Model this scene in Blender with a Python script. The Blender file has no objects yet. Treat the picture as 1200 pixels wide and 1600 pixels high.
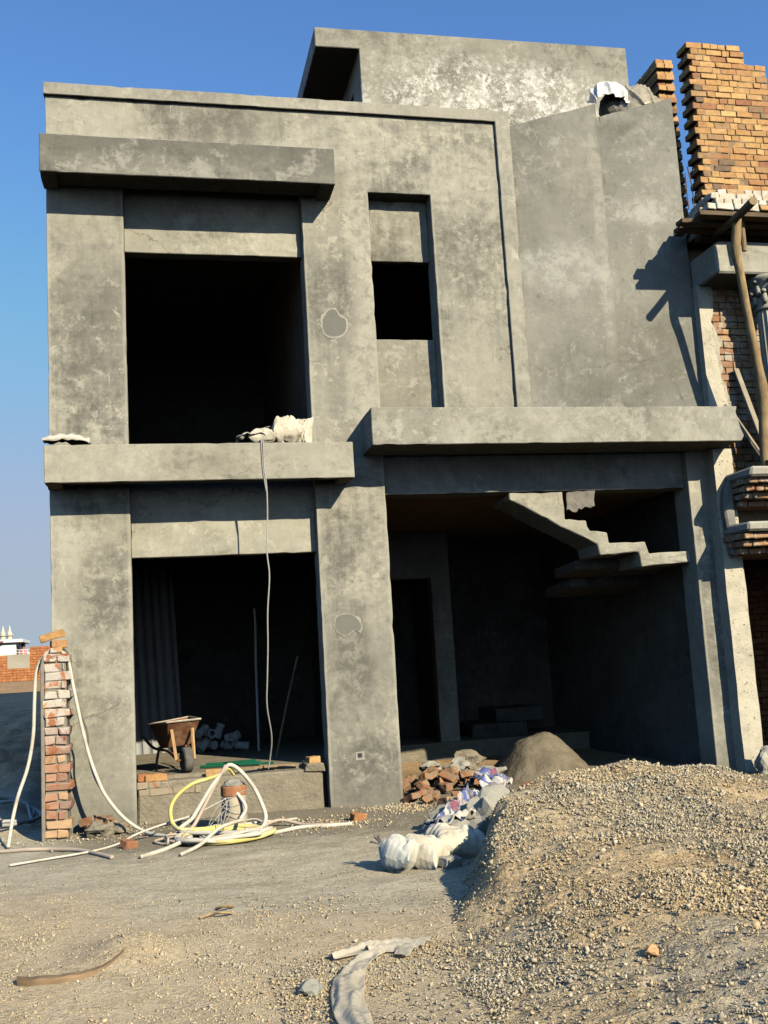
import bpy, bmesh, math, random
import numpy as np
from mathutils import Vector, Matrix, Euler, noise as mnoise

random.seed(7); rng = np.random.default_rng(7)
S = bpy.context.scene
COL = S.collection

# ------------------------------------------------------------------ materials
def new_mat(name):
    m = bpy.data.materials.new(name); m.use_nodes = True
    nt = m.node_tree; nt.nodes.clear()
    out = nt.nodes.new('ShaderNodeOutputMaterial')
    b = nt.nodes.new('ShaderNodeBsdfPrincipled')
    nt.links.new(b.outputs[0], out.inputs[0])
    b.inputs['Roughness'].default_value = .9
    b.inputs['Specular IOR Level'].default_value = .25
    return m, nt, b

class G:
    def __init__(s, nt): s.nt = nt
    def put(s, sock, v):
        if hasattr(v, 'is_output'): s.nt.links.new(v, sock)
        elif isinstance(v, (tuple, list)) and len(v) == 3 and sock.type == 'RGBA': sock.default_value = (*v, 1)
        else: sock.default_value = v
    def node(s, t): return s.nt.nodes.new(t)
    def pos(s): return s.node('ShaderNodeNewGeometry').outputs['Position']
    def objc(s): return s.node('ShaderNodeTexCoord').outputs['Object']
    def island(s): return s.node('ShaderNodeNewGeometry').outputs['Random Per Island']
    def objrand(s): return s.node('ShaderNodeObjectInfo').outputs['Random']
    def map(s, v, sc=(1, 1, 1), loc=(0, 0, 0), rot=(0, 0, 0)):
        n = s.node('ShaderNodeMapping'); s.put(n.inputs[0], v)
        n.inputs['Scale'].default_value = sc; n.inputs['Location'].default_value = loc; n.inputs['Rotation'].default_value = rot
        return n.outputs[0]
    def noise(s, v, scale, detail=4, rough=.55, dist=0):
        n = s.node('ShaderNodeTexNoise'); s.put(n.inputs['Vector'], v)
        n.inputs['Scale'].default_value = scale; n.inputs['Detail'].default_value = detail
        n.inputs['Roughness'].default_value = rough; n.inputs['Distortion'].default_value = dist
        return n.outputs[0]
    def vor(s, v, scale, feature='F1', rnd=1):
        n = s.node('ShaderNodeTexVoronoi'); n.feature = feature; s.put(n.inputs['Vector'], v)
        n.inputs['Scale'].default_value = scale; n.inputs['Randomness'].default_value = rnd
        return n.outputs
    def wave(s, v, scale, dist=1, detail=2, direction='X'):
        n = s.node('ShaderNodeTexWave'); n.bands_direction = direction; s.put(n.inputs['Vector'], v)
        n.inputs['Scale'].default_value = scale; n.inputs['Distortion'].default_value = dist; n.inputs['Detail'].default_value = detail
        return n.outputs['Fac']
    def m(s, op, a, b=0, clamp=False):
        n = s.node('ShaderNodeMath'); n.operation = op; n.use_clamp = clamp
        s.put(n.inputs[0], a); s.put(n.inputs[1], b); return n.outputs[0]
    def rng(s, v, a, b, c=0, d=1, smooth=True):
        n = s.node('ShaderNodeMapRange'); n.interpolation_type = 'SMOOTHSTEP' if smooth else 'LINEAR'
        s.put(n.inputs[0], v)
        for i, x in enumerate((a, b, c, d)): n.inputs[i + 1].default_value = x
        return n.outputs[0]
    def mix(s, f, a, b, blend='MIX'):
        n = s.node('ShaderNodeMix'); n.data_type = 'RGBA'; n.blend_type = blend
        s.put(n.inputs[0], f); s.put(n.inputs[6], a); s.put(n.inputs[7], b); return n.outputs[2]
    def ramp(s, f, stops):
        n = s.node('ShaderNodeValToRGB'); s.put(n.inputs[0], f); e = n.color_ramp.elements
        while len(e) < len(stops): e.new(.5)
        for el, (p, c) in zip(e, stops): el.position = p; el.color = (*c, 1)
        return n.outputs[0]
    def xyz(s, v):
        n = s.node('ShaderNodeSeparateXYZ'); s.put(n.inputs[0], v); return n.outputs
    def bump(s, h, strength, dist, prev=None):
        n = s.node('ShaderNodeBump'); s.put(n.inputs['Height'], h)
        n.inputs['Strength'].default_value = strength; n.inputs['Distance'].default_value = dist
        if prev is not None: s.put(n.inputs['Normal'], prev)
        return n.outputs[0]

def blob(g, p, c, r, soft=.5, wob=.35, ns=2.5):
    """1 inside a noisy ellipsoid at c with radii r"""
    q = g.map(p, (1 / r[0], 1 / r[1], 1 / r[2]), (-c[0] / r[0], -c[1] / r[1], -c[2] / r[2]))
    n = g.node('ShaderNodeVectorMath'); n.operation = 'LENGTH'; g.put(n.inputs[0], q)
    d = g.m('ADD', n.outputs['Value'], g.m('MULTIPLY', g.m('SUBTRACT', g.noise(p, ns, 6, .65, .5), .5), wob * 4))
    crisp = g.rng(g.noise(p, 6.5, 13, .78, .25), .43, .56, .25, 1)
    return g.m('MULTIPLY', g.rng(d, 1 + soft / 2, 1 - soft / 2), crisp)

def concrete(name, dark=(.145, .14, .12), mid=(.238, .23, .195), light=(.39, .375, .312), seed=0, streak=.25, fx=None, contrast=1., amp=1.):
    m, nt, b = new_mat(name); g = G(nt); p0 = g.pos(); p = g.map(p0, loc=(seed * 3.7, seed * 1.9, seed * 5.3))
    n1 = g.noise(p, .8, 6, .62, .4); n2 = g.noise(p, 3.2, 13, .72, .35); n3 = g.noise(p, 24, 8, .7, .2)
    st = g.noise(g.map(p, (16, 16, .9)), 1, 9, .68, .3)
    tr = g.noise(g.map(p, (2.4, 2.4, 9), rot=(0, .5, 0)), 1, 10, .68, .5)
    n5 = g.noise(p, 9, 15, .8, .2)
    f = g.m('ADD', g.m('MULTIPLY', n1, .36), g.m('MULTIPLY', n2, .46))
    f = g.m('ADD', f, g.m('MULTIPLY', st, streak)); f = g.m('ADD', f, g.m('MULTIPLY', tr, .2)); f = g.m('ADD', f, g.m('MULTIPLY', n3, .2)); f = g.m('ADD', f, g.m('MULTIPLY', n5, .46))
    tot = .36 + .46 + streak + .2 + .2 + .46
    f = g.m('DIVIDE', f, tot)
    h = .066 / contrast
    f = g.m('DIVIDE', g.m('SUBTRACT', f, .5), 2 * h)
    calm = g.rng(g.noise(g.map(p, (1, 1, .8), loc=(2, 6, 3)), 1.05, 5, .6, .4), .40, .60, .45 * amp, 1.2 * amp)
    broad = g.m('MULTIPLY', g.m('SUBTRACT', g.noise(g.map(p, (1, 1, .7), loc=(5, 2, 8)), .62, 7, .62, .6), .5), 1.9)
    f = g.m('ADD', g.m('ADD', g.m('MULTIPLY', f, calm), broad), .54)
    c = g.ramp(f, [(0, dark), (.42, mid), (1, light)])
    # thin scraped laitance flecks
    fl = g.noise(p, 7, 12, .72, .35)
    flm = g.m('MULTIPLY', g.rng(fl, .55, .60), g.rng(n1, .42, .58))
    c = g.mix(g.m('MULTIPLY', flm, .7), c, tuple(min(1, x * 1.18) for x in light))
    dk = g.m('MULTIPLY', g.rng(g.noise(g.map(p, loc=(9, 4, 2)), 5, 12, .75, .3), .58, .68), .55)
    c = g.mix(dk, c, tuple(x * .78 for x in dark))
    # hairline cracks and pits
    pit = g.rng(g.vor(p, 60)[0], .06, .16, 1, 0)
    pit = g.m('MULTIPLY', pit, g.rng(g.noise(p, 5, 3), .55, .7))
    c = g.mix(g.m('MULTIPLY', pit, .6), c, (.05, .05, .045))
    wv = g.node('ShaderNodeVectorMath'); wv.operation = 'ADD'; g.put(wv.inputs[0], p)
    nz = g.node('ShaderNodeTexNoise'); g.put(nz.inputs['Vector'], p); nz.inputs['Scale'].default_value = 2.2; nz.inputs['Detail'].default_value = 8; nz.inputs['Roughness'].default_value = .65
    g.put(wv.inputs[1], g.map(nz.outputs['Color'], (.5, .5, .5)))
    ck = g.rng(g.vor(wv.outputs[0], .62, 'DISTANCE_TO_EDGE')[0], .0065, .002)
    ck = g.m('MULTIPLY', ck, g.rng(g.noise(g.map(p, loc=(4, 8, 1)), .9, 3), .5, .6))
    c = g.mix(g.m('MULTIPLY', ck, .55), c, (.075, .07, .06))
    if fx: c = fx(g, p0, c)
    g.put(b.inputs['Base Color'], c)
    bm_ = g.bump(g.m('ADD', n2, g.m('MULTIPLY', tr, .6)), .35, .012)
    bm_ = g.bump(g.m('ADD', n3, n5), .45, .006, bm_)
    bm_ = g.bump(pit, -.5, .004, bm_)
    g.put(b.inputs['Normal'], bm_)
    return m

def fx_facade(g, p, c):
    W = (.40, .385, .325); D = (.10, .097, .084)
    xyz = g.xyz(p)
    # paler bands of freshly floated plaster, darker damp fields
    for (cx, cz, rx, rz, col, a) in (
        (-.6, 7.45, .55, .3, W, .4), (1.6, 7.35, 1.1, .22, W, .3), (2.4, 6.2, .16, 1.3, W, .6), (3.7, 7.0, .5, .45, W, .35), (2.35, 4.6, .2, .7, W, .45), (2.1, 1.2, .4, .55, D, .18),
        (.7, 7.55, .75, .2, D, .35), (-.75, 6.1, .4, .5, W, .2), (2.0, 5.6, .35, .55, D, .28), (-.65, 5.1, .35, .8, D, .3), (-.55, 2.3, .35, .45, D, .42),
        (2.1, 1.55, .3, .45, D, .4), (-.62, 1.0, .4, .6, D, .2), (2.15, .35, .42, .35, D, .45), (3.75, 5.9, .4, .5, D, .2), (3.6, 4.75, .42, .4, W, .25), (-.92, 2.5, .2, .9, W, .35), (2.36, 2.6, .17, 1.2, W, .3)):
        c = g.mix(g.m('MULTIPLY', blob(g, p, (cx, 0, cz), (rx, 3, rz), .9, .3), min(.85, a * 1.7)), c, col)
    edge = None
    for e in (-1.02, -.22, 1.74, 2.52, 3.265, 6.2):
        q = g.rng(g.m('ABSOLUTE', g.m('ADD', xyz[0], g.m('SUBTRACT', g.m('MULTIPLY', g.noise(p, 6, 5, .7), .05), .025 + e))), .045, .012)
        edge = q if edge is None else g.m('MAXIMUM', edge, q)
    edge = g.m('MULTIPLY', edge, g.rng(xyz[2], 6.88, 6.78))
    c = g.mix(g.m('MULTIPLY', edge, .45), c, (.42, .405, .34))
    # splash and damp at the foot
    foot = g.rng(g.m('ADD', xyz[2], g.m('MULTIPLY', g.noise(p, 3, 6, .6), .5)), .75, .25)
    c = g.mix(g.m('MULTIPLY', foot, .5), c, (.16, .15, .125))
    # white drips
    dr = g.rng(g.noise(g.map(p, (26, 26, 1.6)), 1, 4, .6), .66, .72)
    dr = g.m('MULTIPLY', dr, g.rng(g.noise(p, 1.1, 2), .5, .62))
    c = g.mix(g.m('MULTIPLY', dr, .55), c, (.5, .49, .45))
    return c

def fx_penthouse(g, p, c):
    w = blob(g, p, (4.6, 1, 8.6), (1.75, 2, .62), .9, .35, 1.6)
    fl = g.rng(g.m('ADD', g.m('MULTIPLY', g.noise(p, 3.2, 15, .82, .25), .5), g.m('MULTIPLY', g.noise(p, 14, 12, .8, .2), .5)), .475, .52)
    c = g.mix(g.m('MULTIPLY', g.m('MULTIPLY', w, fl), .9), c, (.66, .65, .62))
    fl2 = g.m('MULTIPLY', g.rng(g.noise(p, 3.2, 14, .78, .3), .57, .61), g.rng(g.xyz(p)[2], 9.2, 8.4))
    return g.mix(g.m('MULTIPLY', fl2, .6), c, (.62, .61, .58))

def fx_canopy(g, p, c):
    bl = g.rng(g.noise(p, 4.5, 14, .78, .3), .49, .56)
    return g.mix(g.m('MULTIPLY', bl, .5), c, (.42, .41, .35))

def fx_topcanopy(g, p, c):
    z = g.xyz(p)[2]
    top = g.rng(g.m('ADD', z, g.m('MULTIPLY', g.noise(p, 3, 8, .7), .5)), 6.95, 7.3)
    c = g.mix(g.m('MULTIPLY', top, .6), c, (.115, .11, .098))
    bl = g.rng(g.noise(p, 3.2, 13, .76, .3), .54, .62)
    return g.mix(g.m('MULTIPLY', bl, .5), c, (.40, .39, .34))

def fx_stairwall(g, p, c):
    z = g.xyz(p)[2]
    for (cx, cz, rx, rz, col, a) in ((4.9, 6.0, .55, .3, (.4, .4, .37), .5), (5.4, 6.4, .08, 1.6, (.42, .4, .35), .35), (6.0, 6.75, .5, .16, (.42, .41, .37), .55),
                                     (5.0, 4.7, .6, .4, (.13, .128, .105), .35), (6.0, 5.0, .5, .5, (.14, .135, .11), .45), (5.15, 7.2, .3, .4, (.3, .28, .235), .35)):
        c = g.mix(g.m('MULTIPLY', blob(g, p, (cx, 0, cz), (rx, 3, rz), .9, .4, 3.5), min(.8, a * 1.4)), c, col)
    sp = g.rng(g.noise(p, 5, 13, .77, .3), .56, .62)
    return g.mix(g.m('MULTIPLY', sp, .35), c, (.44, .43, .39))

M = {}
M['facade'] = concrete('plaster_facade', seed=1, fx=fx_facade)
M['border'] = concrete('plaster_border', (.2, .19, .16), (.28, .27, .23), (.37, .355, .30), seed=2)
M['lintel'] = concrete('plaster_lintel', (.2, .19, .16), (.295, .283, .235), (.40, .385, .32), seed=3, streak=.1)
M['canopy'] = concrete('plaster_canopy', (.17, .165, .14), (.26, .25, .212), (.36, .35, .30), seed=4, streak=.1, fx=fx_canopy)
M['topcanopy'] = concrete('plaster_weathered', (.12, .118, .105), (.20, .195, .172), (.31, .30, .26), seed=5, streak=.15, fx=fx_topcanopy)
M['balcony'] = concrete('plaster_balcony', (.21, .2, .165), (.305, .292, .24), (.39, .375, .315), seed=6, streak=.08)
M['stairwall'] = concrete('plaster_stair_wall', (.135, .135, .117), (.193, .192, .168), (.265, .26, .23), seed=7, streak=.18, fx=fx_stairwall, amp=.7)
M['penthouse'] = concrete('plaster_penthouse', (.17, .165, .14), (.255, .245, .205), (.34, .33, .28), seed=8, streak=.1, fx=fx_penthouse)
M['inside'] = concrete('plaster_inside_darkened', (.06, .058, .052), (.10, .097, .087), (.15, .146, .13), seed=9)  # darker than the outside plaster; the rooms' shade is put into this colour
M['panel'] = concrete('plaster_panel', (.14, .133, .108), (.215, .205, .17), (.33, .32, .27), seed=10)
M['patch'] = concrete('plaster_patch', (.15, .148, .135), (.165, .163, .148), (.18, .178, .16), seed=11)
M['beam'] = concrete('plaster_beam', (.13, .13, .12), (.2, .198, .18), (.3, .295, .27), seed=12)
M['neighbour'] = concrete('plaster_neighbour', (.24, .235, .205), (.34, .33, .285), (.44, .425, .36), seed=13)
M['lump'] = concrete('concrete_lump', (.2, .195, .17), (.3, .29, .25), (.42, .40, .34), seed=14)

def rough_cream():
    m, nt, b = new_mat('rough_cream_plaster'); g = G(nt); p = g.pos()
    n = g.noise(p, 4, 8, .7, .6); n2 = g.noise(p, 35, 6, .7, .3)
    c = g.ramp(n, [(.3, (.38, .35, .28)), (.5, (.52, .48, .38)), (.7, (.6, .56, .45))])
    pit = g.rng(g.noise(p, 22, 4, .6), .62, .7)
    c = g.mix(g.m('MULTIPLY', pit, .7), c, (.12, .11, .09))
    g.put(b.inputs['Base Color'], c)
    g.put(b.inputs['Normal'], g.bump(g.m('SUBTRACT', n2, pit), .8, .012))
    return m
M['cream'] = rough_cream()

def brickmat(name, cols, smear=None, smear_amt=0, coord='pos', zmask=None, rand='island'):
    m, nt, b = new_mat(name); g = G(nt); p = g.pos() if coord == 'pos' else g.objc()
    r = g.island() if rand == 'island' else g.objrand()
    k = len(cols)
    c = g.ramp(r, [(i / (k - 1), col) for i, col in enumerate(cols)])
    n = g.noise(p, 14, 6, .65, .5); n2 = g.noise(p, 70, 4, .6)
    c = g.mix(.55, c, g.ramp(n, [(.3, (.45, .42, .4)), (.55, (1, 1, 1)), (.75, (1.25, 1.2, 1.1))]), 'MULTIPLY')
    if smear:
        sm = g.rng(g.noise(p, 5, 10, .72, 1), .62 - smear_amt, .7 - smear_amt)
        if zmask: sm = g.m('MULTIPLY', sm, g.rng(g.m('ADD', g.xyz(p)[2], g.m('MULTIPLY', n, .4)), zmask[0], zmask[1], .25, 1))
        c = g.mix(g.m('MULTIPLY', sm, .88), c, smear)
    g.put(b.inputs['Base Color'], c)
    g.put(b.inputs['Normal'], g.bump(g.m('ADD', n, g.m('MULTIPLY', n2, .5)), .6, .006))
    return m
ORANGE = [(.52, .30, .125), (.46, .26, .11), (.58, .36, .15), (.42, .215, .10), (.62, .40, .17), (.50, .29, .13), (.33, .15, .085), (.56, .35, .155), (.48, .28, .12), (.2, .14, .1), (.58, .36, .16)]
RED = [(.34, .12, .055), (.42, .17, .07), (.28, .1, .05), (.46, .2, .09), (.38, .15, .07), (.24, .12, .08)]
M['brick'] = brickmat('orange_brick', ORANGE, (.40, .32, .22), .02)
M['brick_red'] = brickmat('red_brick', RED, (.33, .28, .22), .02)
M['brick_smear'] = brickmat('mortar_smeared_brick', [(.34, .17, .09), (.42, .24, .12), (.3, .15, .09), (.44, .3, .18), (.36, .22, .14)], (.42, .38, .30), .13)
M['brick_mud'] = brickmat('mud_smeared_brick', RED, (.33, .29, .215), .26)
M['brick_white'] = brickmat('whitewashed_brick', [(.5, .3, .12), (.62, .57, .48), (.6, .52, .4), (.66, .62, .55)], (.68, .65, .58), .06)
M['brick_pillar'] = brickmat('pillar_brick', RED + ORANGE[:2], (.54, .52, .47), .19, zmask=(.85, 1.45))
M['brick_loose'] = brickmat('loose_brick', ORANGE + RED, (.36, .32, .25), .02, 'obj', None, 'obj')
M['brick_rubble'] = brickmat('rubble_brick', [(.34, .16, .075), (.26, .11, .06), (.4, .21, .1), (.3, .15, .08), (.44, .26, .13), (.22, .11, .07)], (.25, .2, .14), .17, 'obj', None, 'obj')
M['brick_far'] = brickmat('far_brick', [(.5, .2, .08), (.42, .16, .065), (.55, .25, .11)], (.5, .38, .26), -.04)

def simple(name, cols, scale=6, rough=.9, bump=.3, bdist=.005, coord='obj', dist=.5, spec=.25, metal=0, detail=6):
    m, nt, b = new_mat(name); g = G(nt); p = g.pos() if coord == 'pos' else g.objc()
    n = g.noise(p, scale, detail, .65, dist)
    k = len(cols)
    g.put(b.inputs['Base Color'], g.ramp(n, [(.3 + .4 * i / max(1, k - 1), c) for i, c in enumerate(cols)]))
    b.inputs['Roughness'].default_value = rough; b.inputs['Specular IOR Level'].default_value = spec; b.inputs['Metallic'].default_value = metal
    if bump: g.put(b.inputs['Normal'], g.bump(g.noise(p, scale * 4, 4, .6), bump, bdist))
    return m
M['mortar'] = simple('mortar', [(.2, .18, .15), (.3, .27, .22)], 12, coord='pos')
M['mortar_dark'] = simple('old_mortar', [(.22, .155, .095), (.34, .25, .16)], 12, coord='pos')
M['sand'] = simple('damp_grey_sand', [(.12, .098, .065), (.18, .152, .105), (.24, .205, .145)], 4, bump=.9, bdist=.02, coord='pos')
M['rust'] = simple('rusty_steel', [(.11, .05, .025), (.2, .095, .05), (.33, .2, .12)], 9, .75)
M['rust_light'] = simple('scraped_steel_rim', [(.3, .24, .18), (.5, .45, .38)], 18, .7)
M['orange_strut'] = simple('faded_orange_paint', [(.5, .3, .14), (.62, .42, .22)], 9, .7)
M['rubber'] = simple('dusty_rubber', [(.06, .057, .052), (.16, .15, .135)], 9, .8)
M['galv'] = simple('galvanised_sheet', [(.30, .31, .31), (.38, .385, .38)], 2, .5, .1, metal=.0)
M['hose'] = simple('white_hose', [(.42, .38, .31), (.60, .56, .47), (.68, .64, .55)], 7, .6, .1)
M['hose_tan'] = simple('dusty_pink_hose', [(.42, .34, .27), (.56, .47, .38)], 7, .7, .1)
M['hose_yellow'] = simple('yellow_hose', [(.5, .42, .12), (.66, .58, .2), (.68, .63, .38)], 4, .6, .1)
M['hose_grey'] = simple('grey_hose', [(.3, .3, .3), (.42, .42, .41)], 7, .6, .1)
M['wire'] = simple('dark_wire', [(.1, .095, .085), (.2, .19, .165)], 30, .7, 0)
M['wire_pale'] = simple('pale_wire', [(.3, .3, .29), (.44, .43, .4)], 30, .7, 0)
M['clay'] = simple('clay_pipe', [(.34, .28, .2), (.48, .41, .31), (.58, .5, .4)], 6)
M['clay_red'] = simple('clay_pipe_rust', [(.3, .12, .055), (.42, .2, .1)], 9)
M['sackmat'] = simple('woven_sack', [(.42, .375, .285), (.60, .55, .44), (.70, .65, .54)], 5, .85, .6, .012)
M['sack_blue'] = simple('bluish_sack', [(.36, .40, .40), (.56, .55, .48), (.66, .62, .51)], 3.5, .85, .6, .012)
M['cloth_grey'] = simple('grey_cloth', [(.13, .125, .115), (.24, .225, .2)], 5, .9, .4, .01)
M['cloth_pale'] = simple('pale_cloth', [(.45, .42, .36), (.62, .58, .5)], 6, .9, .4, .01)
M['cloth_white'] = simple('white_film', [(.6, .59, .55), (.74, .73, .7)], 5, .35, .3, .01, spec=.6)
M['teal'] = simple('teal_plastic', [(.12, .35, .3), (.3, .5, .44)], 6, .6, .1)
M['white'] = simple('white_paint', [(.7, .7, .68), (.8, .8, .78)], 3, .7, 0)
M['cream_far'] = simple('cream_paint', [(.62, .56, .42), (.72, .66, .52)], .6, .8, 0)
M['maroon'] = simple('maroon_paint', [(.2, .07, .05), (.26, .1, .07)], 3, .7, 0)
M['dark'] = simple('dark_door_and_hole', [(.03, .03, .035), (.05, .05, .055)], 3, .6, 0)
M['pvc'] = simple('white_pvc', [(.55, .55, .53), (.7, .7, .68)], 6, .5, 0)
M['green'] = simple('green_plastic', [(.005, .07, .035), (.01, .12, .065)], 6, .5, 0)
M['terracotta'] = simple('orange_stone', [(.5, .27, .13), (.62, .38, .2)], 20)
M['stone_grey'] = simple('greenish_stone', [(.24, .24, .2), (.34, .34, .28)], 14)
M['skin'] = simple('skin', [(.3, .17, .11), (.34, .2, .13)], 9, .6, 0)
M['pink'] = simple('pink_cloth', [(.5, .16, .2), (.62, .3, .32)], 20, .9, 0)
M['hair'] = simple('black_hair', [(.012, .01, .01), (.02, .018, .016)], 20, .6, 0)
M['far_wall'] = simple('far_plaster', [(.32, .29, .23), (.42, .39, .31)], 1.2, coord='pos')
M['steel'] = simple('steel_bar', [(.1, .07, .05), (.17, .12, .09)], 20, .7, 0)
M['mud'] = simple('mud_mortar', [(.2, .175, .13), (.3, .265, .2)], 8, coord='pos', bump=.8, bdist=.02)

def woodmat(name, dark, light, axis='Z', scale=6):
    m, nt, b = new_mat(name); g = G(nt); p = g.objc()
    sc = {'Z': (14, 14, 1.2), 'X': (1.2, 14, 14), 'Y': (14, 1.2, 14)}[axis]
    n = g.noise(g.map(p, sc), 1.6, 8, .65, 1.2); n2 = g.noise(p, 5, 4)
    c = g.ramp(n, [(.3, dark), (.7, light)]); c = g.mix(.4, c, g.ramp(n2, [(.35, dark), (.65, light)]))
    g.put(b.inputs['Base Color'], c); g.put(b.inputs['Normal'], g.bump(n, .5, .006)); return m
M['wood'] = woodmat('weathered_timber', (.16, .11, .065), (.42, .32, .2))
M['wood_dark'] = woodmat('dark_timber', (.07, .05, .033), (.2, .15, .1), 'X')
M['bark'] = woodmat('stripped_pole', (.15, .1, .055), (.52, .38, .2))
M['board'] = woodmat('old_board', (.13, .085, .05), (.36, .25, .15), 'X')
M['plank_grey'] = woodmat('grey_plank', (.24, .21, .165), (.42, .38, .3))
M['ply'] = woodmat('stained_soffit', (.11, .07, .035), (.25, .17, .09), 'X')

def plastic(name, t0, t1, bs=.7, ro=.42):
    m, nt, b = new_mat(name); g = G(nt); p = g.objc()
    b.inputs['Base Color'].default_value = (.82, .75, .60, 1); b.inputs['Roughness'].default_value = ro
    b.inputs['Specular IOR Level'].default_value = .35 if ro > .3 else .7
    t = g.node('ShaderNodeBsdfTransparent'); t.inputs[0].default_value = (.95, .94, .9, 1)
    tl = g.node('ShaderNodeBsdfTranslucent'); tl.inputs[0].default_value = (.75, .68, .54, 1)
    a = g.node('ShaderNodeMixShader'); a.inputs[0].default_value = .35
    nt.links.new(b.outputs[0], a.inputs[1]); nt.links.new(tl.outputs[0], a.inputs[2])
    mx = g.node('ShaderNodeMixShader')
    g.put(mx.inputs[0], g.rng(g.noise(p, 9, 6, .6, .5), .3, .75, t0, t1))
    nt.links.new(a.outputs[0], mx.inputs[1]); nt.links.new(t.outputs[0], mx.inputs[2])
    nt.links.new(mx.outputs[0], nt.nodes['Material Output'].inputs[0])
    g.put(b.inputs['Normal'], g.bump(g.noise(p, 20, 5, .6, 1), bs, .01))
    return m
M['plastic'] = plastic('clear_plastic_sheet', .12, .38); M['film'] = plastic('milky_plastic_film', .3, .8, .25, .25)

def printed():
    m, nt, b = new_mat('printed_cement_bag'); g = G(nt); p = g.objc()
    v = g.vor(g.map(p, (1, 1, 1)), 11)
    r = g.xyz(v[1])[0]
    n = g.noise(p, 16, 4, .6, 1)
    c = g.ramp(r, [(0, (.05, .07, .19)), (.3, (.07, .09, .23)), (.42, (.42, .42, .42)), (.7, (.62, .62, .6)), (.8, (.28, .07, .07)), (.88, (.1, .13, .33))])
    c = g.mix(g.rng(n, .5, .6, 0, .7), c, (.48, .47, .44))
    c = g.mix(g.rng(g.noise(p, 6, 6), .5, .7, 0, .6), c, (.35, .32, .26))
    g.put(b.inputs['Base Color'], c); b.inputs['Roughness'].default_value = .6
    return m
M['printed'] = printed()

def gravelly(g, p, base, amt=1.):
    '''fine crushed stone: small cells of differing tone over sandy fines'''
    pw = g.map(p, (1, 1, 1)); bump = None; c = base
    for sc, dep, lo in ((34, .012, .50), (75, .006, .46), (150, .003, .42)):
        v = g.vor(pw, sc); cell = g.xyz(v[1])[0]
        tone = g.ramp(cell, [(0, (.62, .6, .57)), (.3, (.95, .93, .9)), (.6, (1.08, 1.05, 1.0)), (.85, (1.28, 1.24, 1.15)), (1, (.8, .82, .85))])
        msk = g.m('MULTIPLY', g.rng(g.noise(p, 2.6 + sc * .02, 6, .7, .2), lo - .06, lo + .06), amt * .8)
        c = g.mix(msk, c, g.mix(1, c, tone, 'MULTIPLY'))
        gap = g.rng(v[0], .42, .62)
        c = g.mix(g.m('MULTIPLY', msk, g.m('MULTIPLY', gap, .35)), c, (.2, .17, .12))
        hgt = g.m('MULTIPLY', g.m('SUBTRACT', 1, v[0]), msk)
        bump = g.bump(hgt, .9, dep, bump)
    n4 = g.noise(p, 160, 4, .65)
    return c, g.bump(n4, .5, .003, bump)

def ground_mat():
    m, nt, b = new_mat('site_ground'); g = G(nt); p = g.pos(); x, y, z = g.xyz(p)
    n1 = g.noise(p, .6, 6, .6, .6); n2 = g.noise(p, 2.6, 8, .66, 1); n3 = g.noise(p, 30, 6, .7, .2); n4 = g.noise(p, 130, 3, .6)
    tan = g.ramp(n2, [(.3, (.44, .355, .23)), (.5, (.56, .46, .31)), (.7, (.62, .525, .365))])
    grey = g.ramp(g.noise(g.map(p, (1, 3.2, 1), rot=(0, 0, .25)), 1.5, 9, .68, 1.3), [(.28, (.36, .32, .235)), (.45, (.48, .435, .33)), (.6, (.57, .52, .40)), (.75, (.65, .605, .48))])
    # cement slurry apron in front of the left bays, tan gravelly soil nearer the road
    w = g.m('ADD', g.m('ADD', y, g.m('MULTIPLY', x, .55)), g.m('MULTIPLY', g.m('SUBTRACT', n1, .5), 3.2))
    c = g.mix(g.rng(w, -4.6, -3.4), tan, grey)
    # damp strip along the foot of the wall
    damp = g.rng(g.m('ADD', y, g.m('MULTIPLY', g.m('SUBTRACT', n2, .5), 2.2)), -2.3, -1.2)
    damp = g.m('MULTIPLY', damp, g.rng(x, -1.2, -.4))
    c = g.mix(g.m('MULTIPLY', damp, .8), c, (.20, .18, .14))
    # bare earth far away behind the left side
    far = g.rng(y, 1.0, 4.0)
    fs = g.ramp(n1, [(.35, (.34, .2, .1)), (.65, (.5, .32, .17))])
    near_bk = g.ramp(n2, [(.35, (.34, .21, .11)), (.65, (.66, .46, .28))])
    c = g.mix(far, c, g.mix(g.rng(y, 10, 16), near_bk, fs))
    c = g.mix(.5, c, g.ramp(n3, [(.32, (.55, .53, .5)), (.5, (1, 1, 1)), (.7, (1.3, 1.28, 1.22))]), 'MULTIPLY')
    c, gb = gravelly(g, p, c, .55)
    g.put(b.inputs['Base Color'], c)
    g.put(b.inputs['Normal'], g.bump(g.m('ADD', n3, g.m('MULTIPLY', n4, .5)), .6, .015, gb))
    return m
M['ground'] = ground_mat()

def heap_mat():
    m, nt, b = new_mat('crusher_run'); g = G(nt); p = g.pos()
    n1 = g.noise(p, 1.1, 5, .6, .8); n3 = g.noise(p, 38, 7, .72, .2); n4 = g.noise(p, 120, 3, .6)
    tan = g.ramp(n1, [(.38, (.44, .385, .285)), (.5, (.52, .42, .27)), (.62, (.55, .405, .23))])
    c, bb = gravelly(g, p, tan)
    g.put(b.inputs['Base Color'], c); g.put(b.inputs['Normal'], bb)
    return m
M['heap'] = heap_mat()

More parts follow.
